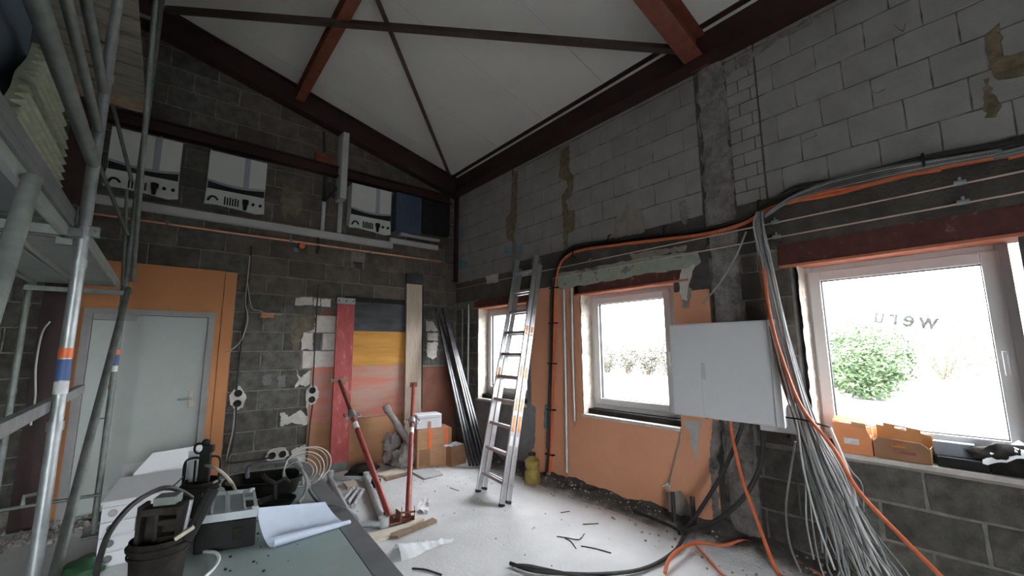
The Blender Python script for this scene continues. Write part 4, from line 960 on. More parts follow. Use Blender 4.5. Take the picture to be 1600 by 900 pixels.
# ================================================================== LADDER
def ladder():
    t = thing('ladder', 'aluminium double ladder with orange stickers leaning beside the far window', 'ladder', (2.95, 3.9, 0))
    fl, fr = Vector((2.93, 4.19, 0)), Vector((2.86, 3.66, 0)); tl, tr = Vector((3.72, 4.38, 2.86)), Vector((3.72, 3.99, 2.86))
    ml, mr = fl, fr
    uL, uR = (tl - fl).normalized(), (tr - fr).normalized()
    nrm = ((tl - fl).cross(fr - fl)).normalized()
    if nrm.x > 0: nrm = -nrm      # towards the room
    LL = (tl - fl).length
    sec_all = []
    for s_i, (off, k0, k1) in enumerate(((0.0, 0, 1.0), (-.075, .012, .965))):
        o = nrm * off
        pl = lambda q: fl + (tl - fl) * q + o
        pr = lambda q: fr + (tr - fr) * q + o
        for f_, d_ in ((pl, uL), (pr, uR)):
            a, b = f_(k0), f_(k1); sd = (fr - fl).normalized()
            st = part('stile', MB().obox((a + b) / 2, d_, d_.cross(sd).normalized(), sd, (b - a).length, .062, .026), K['alu'], t, bev=.004)
            part('foot_cap', MB().obox(a + d_ * .012, d_, d_.cross(sd).normalized(), sd, .03, .066, .03), K['black'], st, bev=.003)
        n = 10
        for i in range(n):
            q = .072 + (i + (0 if s_i == 0 else .0)) * .095
            if q > k1 - .02: continue
            part('rung', MB().bar(pl(q), pr(q), .034, .028, up=nrm), K['alu'], t, bev=.004)
        # orange and white stickers, rivets on the near stiles
        sd = (fr - fl).normalized(); fw_ = nrm
        for q0, q1, kk in ((.20, .235, 'sticker_white'), (.25, .31, 'sticker_orange'), (.325, .375, 'sticker_orange'), (.45, .50, 'sticker_orange'), (.55, .585, 'sticker_white'), (.63, .67, 'sticker_orange')):
            a, b = pr(q0), pr(q1)
            part('sticker', MB().obox((a + b) / 2 + sd * .0135, uR, uR.cross(sd), sd, (b - a).length, .034, .0015), K[kk], t)
        if s_i == 0:
            a, b = pl(.44), pl(.49)
            part('sticker', MB().obox((a + b) / 2 + sd * .0135, uL, uL.cross(sd), sd, (b - a).length, .034, .0015), K['sticker_orange'], t)
            a, b = pl(.455), pl(.50)
            part('sticker', MB().obox((a + b) / 2 + nrm * .032, uL, sd, nrm, (b - a).length, .02, .0015), K['sticker_orange'], t)
        for i in range(n):
            rv = MB()
            q = .072 + i * .095
            rv.tube([pr(q) + sd * .01, pr(q) + sd * .016], .009, 8)
            part('rung_end', rv, K['alu_dark'], t)
    part('hook', MB().obox(fl + (tl - fl) * .40 + nrm * .03, uL, (fr - fl).normalized(), nrm, .10, .03, .02), K['alu_dark'], t, bev=.003)
    return t
ladder()

# dark profiles leaning in the corner, pipes beside the first window
bars = thing('profile_bundle', 'bundle of shiny black profiles leaning in the far corner', 'profiles', (3.55, 4.9, 0))
for i in range(6):
    k = i - 2.5
    a = Vector((3.50 + .040 * k, 4.98 - .030 * k, .03)); b = Vector((3.47 + .032 * k, 6.03 - .022 * k, 2.30 - .09 * (i % 3)))
    part('profile', MB().bar(a, b, .035, .03, up=(1, 0, 0)), K['black_shiny'], bars, bev=.003)
solo('wall_pipe', MB().tube([(XR - .03, 5.76, .85), (XR - .03, 5.76, 2.36)], .016, 10).tube([(XR - .03, 5.76, 1.98), (XR - .03, 5.76, 2.02)], .022, 10), K['alu'], 'pale vertical pipe on the wall left of the far window', 'pipe', smooth=True)
solo('wall_pipe', MB().tube([(XR - .03, 5.93, .30), (XR - .03, 5.95, 2.30)], .013, 8), K['galv_dull'], 'thin grey vertical pipe in the far corner behind the profiles', 'pipe', smooth=True)

# ================================================================== SERVICES ON THE WINDOW WALL
def Rw(a, b, o=.03): return on_right(a, b, XR - o)
run = thing('cable_run', 'red conduit and black cables clipped along the window wall and bent down past the ladder', 'cables', (XR, 3.8, 0))
path = [(858, 772), (861, 700), (864, 600), (866, 520), (868, 450), (874, 415), (890, 398), (912, 390), (960, 383), (1035, 374), (1100, 366), (1160, 350), (1200, 327), (1240, 314), (1300, 304), (1360, 288), (1440, 268), (1520, 252), (1600, 238), (1660, 226)]
base_p = [Rw(a, b, .035) for a, b in path]
base_p[0].z = .02
base_p.append(Vector((XR - .035, -2.5, 2.80)))
part('red_conduit', MB().tube(cr(base_p, 6), .017, 8), K['red_conduit'], run, smooth=True)
part('red_conduit', MB().tube(cr([Rw(1470, 265, .05), Rw(1400, 277, .055), Rw(1340, 292, .06), Rw(1290, 300, .06), Rw(1230, 318, .05)]), .013, 8), K['red_conduit'], run, smooth=True)
rnd = random.Random(11)
for j in range(5):
    P = []
    for i, (a, b) in enumerate(path):
        if j > 1 and i < 1: continue
        vert = i < 5; o = .02 + .014 * (j % 3)
        rise = (0 if i < 13 else (3 + j * 3.2 + rnd.uniform(-1, 1)))
        a2, b2 = (a - 3.2 - 1.6 * (j % 3), b) if vert else (a - (2.5 if i < 8 else 0), b - 4 - 2.4 * (j % 3) - rise)
        P.append(Rw(a2, b2, o))
    P.append(Vector((XR - o, -2.5, 2.86 + .012 * j)))
    if not (j > 1): P[0].z = .02
    part('black_cable', MB().tube(cr(P, 5), .011, 6), K['rubber'], run, smooth=True)
for j in range(6):
    P = [Rw(1195, 340 - j, .05 + .006 * j), Rw(1230, 318 - j * 1.5, .055), Rw(1280, 303 - 3.0 * j, .06), Rw(1340, 289 - 3.6 * j, .06), Rw(1400, 275 - 3.2 * j, .055), Rw(1470, 259 - 2.2 * j, .05), Rw(1560, 243 - 2 * j, .05), Rw(1650, 226 - 2 * j, .05), Vector((XR - .05, -2.5, 2.83 + .012 * j))]
    part('grey_cable', MB().tube(cr(P, 5), .006, 6), K['cable_grey' if j % 3 == 1 else 'cable_dark'], run, smooth=True)
for a, b in ((744, 0),): pass
for a, b in ((955, 374), (1042, 361), (1188, 322), (1444, 252), (900, 396)):
    p = Rw(a, b, .0)
    part('hook_nail', MB().tube(cr([p + Vector((0, 0, .05)), p + Vector((-.05, 0, .03)), p + Vector((-.055, 0, -.045)), p + Vector((-.01, 0, -.06))]), .008, 6), K['black'], run, smooth=True)
for b in (450, 505, 568, 640, 710):
    p = Rw(866 - (b - 450) * .025, b, .03)
    part('clamp', MB().box(p.x - .025, XR, p.y - .07, p.y + .07, p.z - .008, p.z + .008), K['black'], run)
t = thing('tin_rods', 'pair of thin copper rods on clips running above the windows', 'rods', (XR, 2.5, 2.5))
for z in (2.655, 2.528):
    part('rod', MB().tube([(XR - .045, 6.1 if z > 2.6 else 3.8, z), (XR - .045, -2.5, z - .012)], .0062, 6), K['tin_rod'], t, smooth=True)
    for y in (3.15, 1.19, .14):
        part('rod_clip', MB().box(XR - .05, XR - .001, y - .008, y + .008, z - .008, z + .008).tube([(XR - .045, y - .028, z), (XR - .045, y + .028, z)], .017, 10).tube([(XR - .05, y, z + .012), (XR - .05, y, z + .035)], .008, 8), K['galv'], t, smooth=True)
for lb, P, r in (('long dull aluminium tube hanging on the orange wall', [Rw(881, 452), Rw(884, 600), Rw(886, 738)], .019), ('shorter bright aluminium tube hanging beside the long one', [Rw(893, 450), Rw(895, 560), Rw(898, 658)], .017)):
    t = thing('wall_tube', lb, 'tube', P[-1])
    part('tube', MB().tube(P, r, 12), K['alu'], t, smooth=True)
    part('wire_end', MB().tube(cr([P[-1], P[-1] + Vector((-.005, -.01, -.04)), P[-1] + Vector((0, .02, -.075))]), .004, 5), K['red_conduit'], t, smooth=True)

# white cabinet
t = thing('wall_cabinet', 'white metal distribution cabinet hanging between the two nearer windows', 'cabinet', (3.72, 1.64, 1.03))
part('body', MB().box(3.615, XR - .01, 1.195, 2.085, 1.035, 1.842), K['white_grey'], t, bev=.006)
part('door', MB().box(3.60, 3.616, 1.252, 2.075, 1.045, 1.832), K['white_grey'], t, bev=.004)
part('door_seam', MB().box(3.599, 3.601, 1.80, 1.803, 1.05, 1.40), K['scuff'], t)
part('door_seam', MB().box(3.599, 3.6165, 1.249, 1.2525, 1.04, 1.838), K['grey_plastic'], t)
part('scuff', MB().box(3.5985, 3.601, 1.765, 1.80, 1.36, 1.50), K['scuff'], t)
part('hinge_rail', MB().box(3.59, 3.62, 1.193, 1.248, 1.035, 1.842), K['white_pvc'], t, bev=.004)
part('cable_gland', MB().tube([(3.72, 1.84, 1.04), (3.72, 1.84, 1.015)], .015, 8).tube([(3.72, 1.90, 1.04), (3.72, 1.90, 1.02)], .012, 8), K['black'], t)
t2 = thing('junction_box', 'smaller white box half hidden under the white cabinet', 'box', (3.76, 1.26, .97))
part('body', MB().box(3.68, XR - .01, 1.11, 1.40, .985, 1.20), K['white_pvc'], t2, bev=.006)
part('cable_gland', MB().tube([(3.72, 1.22, .99), (3.72, 1.22, .95)], .012, 8), K['black'], t2)

# cables from the cabinet to the floor
cable('supply_cable', [(3.72, 1.54, 1.05), (3.70, 1.56, .95), (3.69, 1.72, .60), (3.69, 1.92, .28), (3.66, 2.04, .09), (3.63, 2.07, .03)], .017, 'rubber', 'straight black supply cable from the white cabinet to the floor', seg=8)
cable('supply_cable', [(3.72, 1.40, 1.0), (3.69, 1.39, .90), (3.66, 1.42, .70), (3.64, 1.56, .44), (3.63, 1.78, .22), (3.62, 1.98, .10), (3.60, 2.10, .03)], .019, 'rubber', 'bowed black supply cable from the white cabinet to the floor', seg=8)
cable('red_cable', [(3.72, 1.64, 1.05), (3.69, 1.62, .90), (3.64, 1.55, .60), (3.60, 1.44, .30), (3.55, 1.33, .05), (3.50, 1.25, .02)], .014, 'red_conduit', 'red conduit hanging straight down from the white cabinet', seg=8)
cable('red_cable', [Fl(1039, 895, .02), Fl(1045, 875, .06), Fl(1062, 858, .07), Fl(1090, 848, .05), Fl(1130, 852, .06), (3.74, 1.60, .09), (3.76, 1.30, .06), (3.70, 1.05, .03), (3.6, .8, .02)], .014, 'red_conduit', 'red conduit looping over the dirt on the floor', seg=8)
cable('red_cable', [Fl(1088, 852, .05), Fl(1105, 870, .03), Fl(1125, 893, .02), Fl(1140, 905, .02)], .010, 'red_conduit', 'short red conduit end on the floor dirt', seg=8)
cable('floor_cable', [Fl(797, 880, .02), Fl(830, 891, .02), Fl(880, 896, .02), Fl(940, 897, .02), Fl(1000, 890, .02), Fl(1040, 872, .02), Fl(1062, 850, .04), (3.62, 2.12, .05), (3.66, 2.6, .06)], .014, 'rubber', 'thick black cable lying across the floor towards the cabinet', seg=8)
cable('floor_cable', [Fl(800, 883, .04), Fl(825, 884, .05), Fl(850, 889, .03), Fl(900, 899, .02), Fl(960, 905, .02)], .012, 'rubber', 'second black cable end beside the thick floor cable', seg=8)
for i, (a, lb) in enumerate((((3.70, 2.20), 'black conduit stub rising from the floor, nearer the middle window'), ((3.72, 2.02), 'black conduit stub rising from the floor under the cabinet'))):
    solo('conduit_stub', MB().tube(cr([(a[0], a[1], .03), (a[0] + .02, a[1] + .01, .15), (a[0] + .05, a[1] + .03, .31)]), .021, 10), K['rubber'], lb, 'conduit', smooth=True)
cable('wall_wire', [Rw(1064, 668, .02), Rw(1063, 690, .03), Rw(1056, 715, .03), Rw(1050, 740, .03), Rw(1045, 762, .03)], .006, 'cable_grey', 'thin grey wire from the middle window sill to the torn wall hole')
t = thing('wire_ends', 'splayed white wire ends sticking out of the torn wall hole', 'wires', Rw(1047, 762, .03))
rnd = random.Random(3)
for i in range(7):
    p = Rw(1047, 760, .02); d_ = Vector((-rnd.uniform(.02, .05), rnd.uniform(-.06, .06), rnd.uniform(-.05, .04)))
    part('wire', MB().tube(cr([p, p + d_ * .6 + Vector((0, 0, .01)), p + d_]), .0065, 6), K['cable_white'], t, smooth=True)

# hanging bundle of cables
bun = thing('cable_bundle', 'thick bundle of white and grey cables hanging between cabinet and right window', 'cables', (3.55, 1.1, .1))
def BP(a, b, x): return on_right(a, b, x)
spine = [BP(1186, 332, 3.77), BP(1184, 352, 3.73), BP(1194, 400, 3.70), BP(1212, 490, 3.64), BP(1230, 570, 3.60), BP(1256, 655, 3.55), BP(1284, 735, 3.50), BP(1316, 820, 3.44), BP(1345, 890, 3.38), BP(1362, 930, 3.33)]
spread = [.02, .03, .035, .045, .055, .055, .10, .14, .18, .2]
rnd = random.Random(21)
for j in range(52):
    a1 = rnd.uniform(-1, 1); a2 = rnd.uniform(-1, 1); tail = rnd.choice((8, 9, 9, 10, 10)); P = []
    drift = rnd.uniform(-.25, .25)
    for i in range(tail):
        s = spread[i]; u = a1 + drift * (i - 4) / 5 + rnd.uniform(-.25, .25)
        P.append(spine[i] + Vector((s * .8 * (a2 + rnd.uniform(-.15, .15)), s * u, rnd.uniform(-.01, .01))))
    kk = rnd.choice(('cable_white', 'cable_white', 'cable_grey', 'cable_grey', 'cable_dark'))
    part('cable', MB().tube(cr(P, 4), rnd.choice((.0045, .0052, .006)), 6), K[kk], bun, smooth=True)
for j in range(2):
    P = [spine[i] + Vector((-.035, (.05 - .03 * j) * (1 if i < 6 else .5), 0)) for i in range(2, 7)]
    part('red_core', MB().tube(cr(P, 4), .005, 6), K['rust'], bun, smooth=True)
part('cable_tie', MB().tube(cr([BP(1228, 652, 3.50), BP(1255, 656, 3.46), BP(1285, 664, 3.48), BP(1300, 668, 3.52)]), .006, 6), K['black'], bun, smooth=True)
cable('red_cable', [BP(1192, 420, 3.60), BP(1205, 500, 3.55), BP(1222, 560, 3.52), BP(1252, 635, 3.46), BP(1302, 700, 3.44), BP(1340, 765, 3.42), BP(1400, 830, 3.40), BP(1475, 905, 3.36)], .0125, 'red_conduit', 'red conduit slanting across the hanging cable bundle', seg=8)
cable('white_tube', [BP(1296, 668, 3.48), BP(1312, 705, 3.47), BP(1328, 748, 3.46), BP(1338, 790, 3.45)], .0125, 'cable_white', 'short stiff white cable end sticking out of the bundle', seg=8)
cable('grey_wire', [BP(1243, 690, 3.55), BP(1234, 745, 3.6), BP(1228, 795, 3.62), BP(1234, 850, 3.6), BP(1252, 895, 3.55)], .007, 'cable_grey', 'single grey wire hanging left of the cable bundle')
cable('grey_wire', [BP(1166, 362, 3.76), BP(1150, 400, 3.74), BP(1125, 442, 3.74), BP(1098, 474, 3.78)], .008, 'cable_grey', 'single grey wire slanting above the white cabinet')
cable('grey_wire', [BP(1310, 700, 3.5), BP(1330, 735, 3.5), BP(1347, 758, 3.5), BP(1350, 800, 3.52)], .0035, 'cable_grey', 'hair thin wire curling right of the cable bundle')

# ================================================================== ITEMS ON THE RIGHT WINDOW SILL
def sheet_yz(poly, x, th): return MB().prism([(x, y, z) for y, z in poly], (th, 0, 0))
zs = SILL + .001
t = thing('open_carton', 'orange carton with raised lid and white label on the right window sill', 'box', (3.93, .86, zs))
y0, y1 = .752, .965
part('body', MB().box(3.855, 3.985, y0, y1, zs, zs + .125), K['cardboard_orange'], t, bev=.002)
part('front_flap', sheet_yz([(y1 - .004, zs + .125), (y0 + .002, zs + .11), (y0 + .002, zs + .13), (y0 + .03, zs + .20), (y1 - .01, zs + .215), (y1 - .004, zs + .2)], 3.849, .004), K['cardboard_orange'], t)
part('lid', MB().bar((3.855, (y0 + y1) / 2 + .01, zs + .217), (3.93, (y0 + y1) / 2 + .01, zs + .245), y1 - y0 - .02, .004), K['cardboard_orange'], t)
part('side_flap', MB().box(3.87, 3.975, y0 - .003, y0, zs + .12, zs + .20), K['cardboard_orange'], t)
part('side_flap', MB().box(3.87, 3.975, y1, y1 + .003, zs + .12, zs + .21), K['cardboard_orange'], t)
part('tuck_tab', sheet_yz([(y0 + .10, zs + .19), (y0 + .02, zs + .185), (y0 + .02, zs + .215), (y0 + .10, zs + .225)], 3.843, .003), K['cardboard_tan'], t)
part('label_sticker', MB().box(3.8525, 3.8552, y0 + .07, y0 + .155, zs + .065, zs + .105), K['sticker_white'], t, label='white printed label')
part('print_line', MB().box(3.8517, 3.8524, y0 + .08, y0 + .12, zs + .072, zs + .076).box(3.8517, 3.8524, y0 + .08, y0 + .115, zs + .083, zs + .087), K['grey_plastic'], t)
t = thing('open_carton', 'wide brown carton with hand holes and open lid on the right window sill', 'box', (3.93, .60, zs))
y0, y1 = .462, .742
part('base', MB().box(3.855, 3.99, y0, y1, zs, zs + .03), K['cardboard_dark'], t)
fp = [(y1, zs + .02), (y0, zs + .0), (y0, zs + .09), (y0 + .04, zs + .125), (y1 - .03, zs + .135), (y1, zs + .11)]
hole = [(y0 + .11, zs + .088), (y0 + .11, zs + .105), (y0 + .185, zs + .108), (y0 + .185, zs + .091)]
def holed(poly_top, poly_bot, x, th):
    return None
part('front_panel', sheet_yz([(y1, zs), (y0, zs), (y0, zs + .088), (y1, zs + .088)], 3.851, .004).add([], []), K['cardboard_dark'], t)
fp_ = MB()
fp_.prism([(3.851, y1, zs + .088), (3.851, y0 + .185, zs + .088), (3.851, y0 + .185, zs + .108), (3.851, y1, zs + .108)], (.004, 0, 0))
fp_.prism([(3.851, y0 + .11, zs + .088), (3.851, y0, zs + .088), (3.851, y0 + .014, zs + .108), (3.851, y0 + .11, zs + .108)], (.004, 0, 0))
fp_.prism([(3.851, y1, zs + .108), (3.851, y0 + .014, zs + .108), (3.851, y0 + .04, zs + .128), (3.851, y1 - .03, zs + .138)], (.004, 0, 0))
part('front_panel', fp_, K['cardboard_dark'], t)
part('side_panel', MB().box(3.855, 3.985, y0 - .002, y0 + .002, zs, zs + .10).box(3.855, 3.985, y1 - .002, y1 + .002, zs, zs + .12), K['cardboard_tan'], t)
bp_ = MB(); xb = 3.985
bp_.prism([(xb, y1, zs), (xb, y0, zs), (xb, y0, zs + .165), (xb, y1, zs + .205)], (.004, 0, 0))
bp_.prism([(xb, y1 - .04, zs + .199), (xb, y0 + .18, zs + .19), (xb, y0 + .18, zs + .213), (xb, y1 - .04, zs + .222)], (.004, 0, 0))
bp_.prism([(xb, y0 + .12, zs + .182), (xb, y0 + .05, zs + .172), (xb, y0 + .05, zs + .195), (xb, y0 + .12, zs + .205)], (.004, 0, 0))
bp_.prism([(xb, y0 + .18, zs + .203), (xb, y0 + .12, zs + .197), (xb, y0 + .12, zs + .205), (xb, y0 + .18, zs + .213)], (.004, 0, 0))
part('lid_panel', bp_, K['cardboard_tan'], t)
part('print_mark', MB().box(3.8505, 3.8512, y0 + .07, y0 + .18, zs + .045, zs + .065), K['rust'], t)
solo('grey_box', MB().box(3.93, 3.992, .27, .455, zs, zs + .145), K['band_grey'], 'grey flat box upright against the right window pane', 'box', bev=.004)
solo('flat_case', MB().box(3.86, 3.97, .215, .435, zs, zs + .062), K['black'], 'flat black case lying on the sill in front of the grey box', 'case', bev=.004)
solo('paper_slip', MB().box(3.858, 3.92, .70, .752 - .004, zs, zs + .002).box(3.845, 3.88, .735, .748, zs, zs + .002), K['paper_white'], 'white paper slip on the sill between the two cartons', 'paper')
t = thing('film_bag', 'black bag with milky film slumped on the right end of the sill', 'bag', (3.93, .12, zs))
part('bag', MB().ball((3.925, .12, zs + .08), .068, .16, .085, 18, 10, .35, 6).box(3.87, 3.99, -.03, .21, zs, zs + .05), K['black_dusty'], t, smooth=True)
part('film', crumple(lambda u, v: Vector((3.85 + .14 * v, -.03 + .27 * u, zs + .15 + .03 * math.sin(u * 5) - .07 * (1 - v) ** 2)), 14, 8, .05, 12, 8), K['foil'], t, smooth=True)
solo('black_tray', MB().box(3.87, 3.99, -.12, -.035, zs, zs + .05), K['black'], 'black tray end at the edge of the right sill', 'tray', bev=.004)

# ================================================================== BENCH AND EVERYTHING ON IT
TZ = .72
e0, e1 = Fl(632, 900, TZ), Fl(470, 708, TZ)
ev = (e1 - e0); ev.z = 0; ev.normalize(); en = Vector((-ev.y, ev.x, 0))
def BT(s, w, z=TZ):   # s along the bench from the near corner, w away from its free edge
    p = e0 + ev * s + en * w; return Vector((p.x, p.y, z))
S0, S1, WD = -.55, 2.12, .92
t = thing('workbench', 'low grey green topped workbench with dark grey metal edge in the near corner', 'bench', BT(1.1, .45, 0))
def bslab(s0, s1, w0, w1, z0, z1): return MB().add([BT(s0, w0, z0), BT(s1, w0, z0), BT(s1, w1, z0), BT(s0, w1, z0), BT(s0, w0, z1), BT(s1, w0, z1), BT(s1, w1, z1), BT(s0, w1, z1)],
                                                  [(0, 1, 2, 3), (7, 6, 5, 4), (0, 4, 5, 1), (1, 5, 6, 2), (2, 6, 7, 3), (3, 7, 4, 0)])
part('bench_top', bslab(S0, S1 - .1, .105, .66, TZ - .04, TZ - .001), K['bench_top'], t, label='grey green top')
part('side_board', bslab(S0, 1.56, .661, WD, TZ - .04, TZ - .001), K['bench_top'], t)
part('edge_board', bslab(S0, S1, 0, .103, TZ - .045, TZ), K['bench_edge'], t, bev=.003, label='dark grey edge board')
part('edge_board', bslab(S1 - .098, S1, .105, .66, TZ - .045, TZ), K['bench_edge'], t, bev=.003, label='dark grey edge board')
part('apron', bslab(S0 + .05, S1 - .05, .06, .08, TZ - .18, TZ - .045), K['bench_body'], t)
for s in (S0 + .1, S1 - .12):
    for w in (.08, .56): part('leg', bslab(s, s + .06, w, w + .06, 0, TZ - .045), K['bench_body'], t)
# buckets
def bucket(c, h, r, label):
    t = thing('bucket', label, 'bucket', c)
    part('shell', MB().lathe(c, [(.001, 0), (r * .80, 0), (r * .83, .01), (r * .97, h - .03), (r * 1.09, h - .028), (r * 1.10, h - .02), (r * 1.0, h - .016), (r * 1.0, h), (r * .955, h), (r * .79, .012), (.001, .012)], 32), K['black_dusty'], t, smooth=True)
    part('rim_rib', MB().lathe(c, [(r * .99, h - .055), (r * 1.045, h - .053), (r * 1.045, h - .047), (r * .99, h - .045)], 32), K['black_dusty'], t, smooth=True)
    return t
bc = Fl(250, 846, .925); bc.z = TZ
bucket(bc, .225, .090, 'black bucket nearest the camera with a dusty tool inside')
b2 = Fl(314, 750, .90); b2.z = TZ
bk2 = bucket(b2, .18, .088, 'black bucket farther back with wire handles above its rim')
t = thing('dusty_tool', 'dusty grey brown tool housing standing in the nearest bucket', 'tool', bc + Vector((0, 0, .02)))
rx = Vector((.93, -.36, 0)) * .72; ry = Vector((.36, .93, 0)) * .72; top = bc + Vector((0, 0, .045))
fr = MB()
for a, b, z0, z1 in ((-.095, -.075, .03, .30), (.075, .095, .03, .27), (-.02, .0, .16, .28)):
    fr.obox(top + rx * (a + b) / 2 + Vector((0, 0, (z0 + z1) / 2)), rx, ry, (0, 0, 1), (b - a) * .72, .072, z1 - z0)
fr.obox(top + Vector((0, 0, .275)), rx, ry, (0, 0, 1), .137, .072, .025).obox(top + rx * .045 + Vector((0, 0, .235)), rx, ry, (0, 0, 1), .065, .072, .02).obox(top + rx * .045 + Vector((0, 0, .175)), rx, ry, (0, 0, 1), .065, .072, .025)
fr.obox(top + ry * .03 + Vector((0, 0, .16)), rx, ry, (0, 0, 1), .115, .022, .22)
part('housing', fr, K['tool_grey'], t, bev=.004)
part('plate', MB().obox(top + rx * .01 + ry * .02 + Vector((0, 0, .305)), rx, ry, (0, 0, 1), .072, .065, .03).obox(top - rx * .1 + Vector((0, 0, .24)), rx, ry, (0, 0, 1), .009, .043, .05), K['galv_dull'], t, bev=.003, label='pale metal plate')
part('rod', MB().tube([top + rx * .10 - ry * .02 + Vector((0, 0, .12)), top + rx * .125 - ry * .01 + Vector((0, 0, .30))], .007, 8), K['alu'], t, smooth=True)
part('black_arm', MB().tube([top + rx * .13 - ry * .03 + Vector((0, 0, .16)), top + rx * .20 + ry * .05 + Vector((0, 0, .32))], [.018, .024], 8), K['black'], t, smooth=True)
part('spatula', MB().bar(top + rx * .095 - ry * .09 + Vector((0, 0, .185)), top + rx * .165 - ry * .07 + Vector((0, 0, .215)), .02, .012), K['cable_beige'], t)
t = thing('wire_basket', 'black wire frame and dark tool standing in the farther bucket', 'tool', b2 + Vector((0, 0, .02)))
wf = MB(); u_ = Vector((.93, -.36, 0)) * .8; v_ = Vector((.36, .93, 0)) * .8
for k in (-.10, -.045): wf.tube([b2 + u_ * k + Vector((0, 0, .13)), b2 + u_ * k + Vector((0, 0, .29))], .0055, 6)
wf.tube(cr([b2 - u_ * .105 + Vector((0, 0, .13)), b2 - u_ * .105 + Vector((0, 0, .285)), b2 + u_ * .0 + Vector((0, 0, .30)), b2 + u_ * .105 + Vector((0, 0, .29)), b2 + u_ * .10 + Vector((0, 0, .13))]), .0055, 6)
part('wire_frame', wf, K['black'], t, smooth=True)
part('tool_body', MB().obox(b2 + u_ * .015 + Vector((0, 0, .22)), u_, v_, (0, 0, 1), .056, .04, .24).obox(b2 + u_ * .03 + Vector((0, 0, .35)), u_, v_, (0, 0, 1), .055, .04, .04), K['black'], t, bev=.006)
part('tool_ring', MB().tube([b2 - u_ * .03 + Vector((0, 0, .355)) + Vector((u_.x * .028 * math.cos(i * math.pi / 8), u_.y * .028 * math.cos(i * math.pi / 8), .028 * math.sin(i * math.pi / 8))) for i in range(17)], .006, 6), K['black'], t, smooth=True)
part('tool_knob', MB().ball(b2 + u_ * .01 + Vector((0, 0, .385)), .022, .022, .018), K['black'], t, smooth=True)
part('trowel_blade', MB().obox(b2 - u_ * .075 + v_ * .05 + Vector((0, 0, .25)), u_, v_, (0, 0, 1), .05, .004, .17), K['alu'], t, label='bright steel blade')
part('trowel_edge', MB().bar(b2 + u_ * .03 - v_ * .09 + Vector((0, 0, .16)), b2 + u_ * .11 - v_ * .03 + Vector((0, 0, .175)), .02, .01), K['cable_beige'], t)
# black case with the organiser lid
c0, c1, c2, c3 = Fl(306, 813, .87), Fl(402, 800, .87), Fl(396, 767, .87), Fl(316, 775, .87)
t = thing('tool_case', 'black plastic tool case under the cloudy organiser', 'case', ((c0 + c2) / 2).xy.to_3d() + Vector((0, 0, TZ)))
def down(p, z): return Vector((p.x, p.y, z))
cm = (c0 + c1 + c2 + c3) / 4
part('shell', MB().prism([down(cm + (p - cm) * 1.0, TZ + .001) for p in (c0, c1, c2, c3)], (0, 0, .125)), K['black'], t, bev=.008)
part('latch', MB().obox(down(c0.lerp(c1, .7), TZ + .07), (c1 - c0), Vector((0, 0, 1)).cross(c1 - c0), (0, 0, 1), .04, .02, .05), K['black_dusty'], t, bev=.003)
t = thing('organiser_box', 'cloudy grey plastic organiser lid with ribs and a handle slot', 'box', down((c0 + c2) / 2, TZ + .128))
def q(u, v, z=0.0): p = c0.lerp(c1, u).lerp(c3.lerp(c2, u), v); return Vector((p.x, p.y, .85 + z))
def qs(u0, u1, v0, v1, z0, z1): return MB().add([q(u0, v0, z0), q(u1, v0, z0), q(u1, v1, z0), q(u0, v1, z0), q(u0, v0, z1), q(u1, v0, z1), q(u1, v1, z1), q(u0, v1, z1)], [(0, 1, 2, 3), (7, 6, 5, 4), (0, 4, 5, 1), (1, 5, 6, 2), (2, 6, 7, 3), (3, 7, 4, 0)])
part('lid', qs(.0, .80, 0, 1, 0, .018).add(*[(m.v, m.f) for m in (qs(.80, 1.0, 0, .28, 0, .018),)][0]).add(*[(m.v, m.f) for m in (qs(.80, 1.0, .75, 1.0, 0, .018),)][0]), K['tray'], t)
for u0, u1, v0, v1 in ((0, 1, 0, .05), (0, 1, .95, 1), (0, .03, 0, 1), (.97, 1.02, .08, .92), (.78, .81, .1, .9), (.22, .25, 0, 1), (.45, .48, 0, 1)):
    part('rib', qs(u0, u1, v0, v1, .018, .034), K['tray'], t)
for v0 in (.06, .92):
    p = q(.96, v0, .03)
    part('hinge_eye', MB().lathe(p, [(.006, 0), (.014, 0), (.014, .012), (.006, .012), (.006, 0)], 12), K['tray'], t)
# black tub with a bent tube handle, pliers, dish
tb = Fl(412, 770, TZ)
t = thing('carry_tub', 'black open tub with a bent metal tube handle on the far half of the bench', 'tub', tb)
px_ = Vector((.95, -.30, 0)); py_ = Vector((.30, .95, 0))
def tubring(sx_, sy_, z, n=28):
    out = []
    for i in range(n):
        a = 2 * math.pi * i / n; ca, sa = math.cos(a), math.sin(a)
        out.append(tb + px_ * (sx_ * math.copysign(abs(ca) ** .6, ca)) + py_ * (sy_ * math.copysign(abs(sa) ** .6, sa)) + Vector((0, 0, z)))
    return out
rings = [tubring(.19, .12, .002), tubring(.215, .15, .085), tubring(.228, .162, .09), tubring(.228, .162, .10), tubring(.21, .145, .098), tubring(.18, .11, .015)]
vs = [p for r_ in rings for p in r_]; n = 28; fs = []
for i in range(5):
    for k in range(n): fs.append((i * n + k, i * n + (k + 1) % n, (i + 1) * n + (k + 1) % n, (i + 1) * n + k))
fs.append(tuple(reversed(range(n)))); fs.append(tuple(5 * n + k for k in range(n)))
part('tub_shell', MB().add(vs, fs), K['black_dusty'], t, smooth=True)
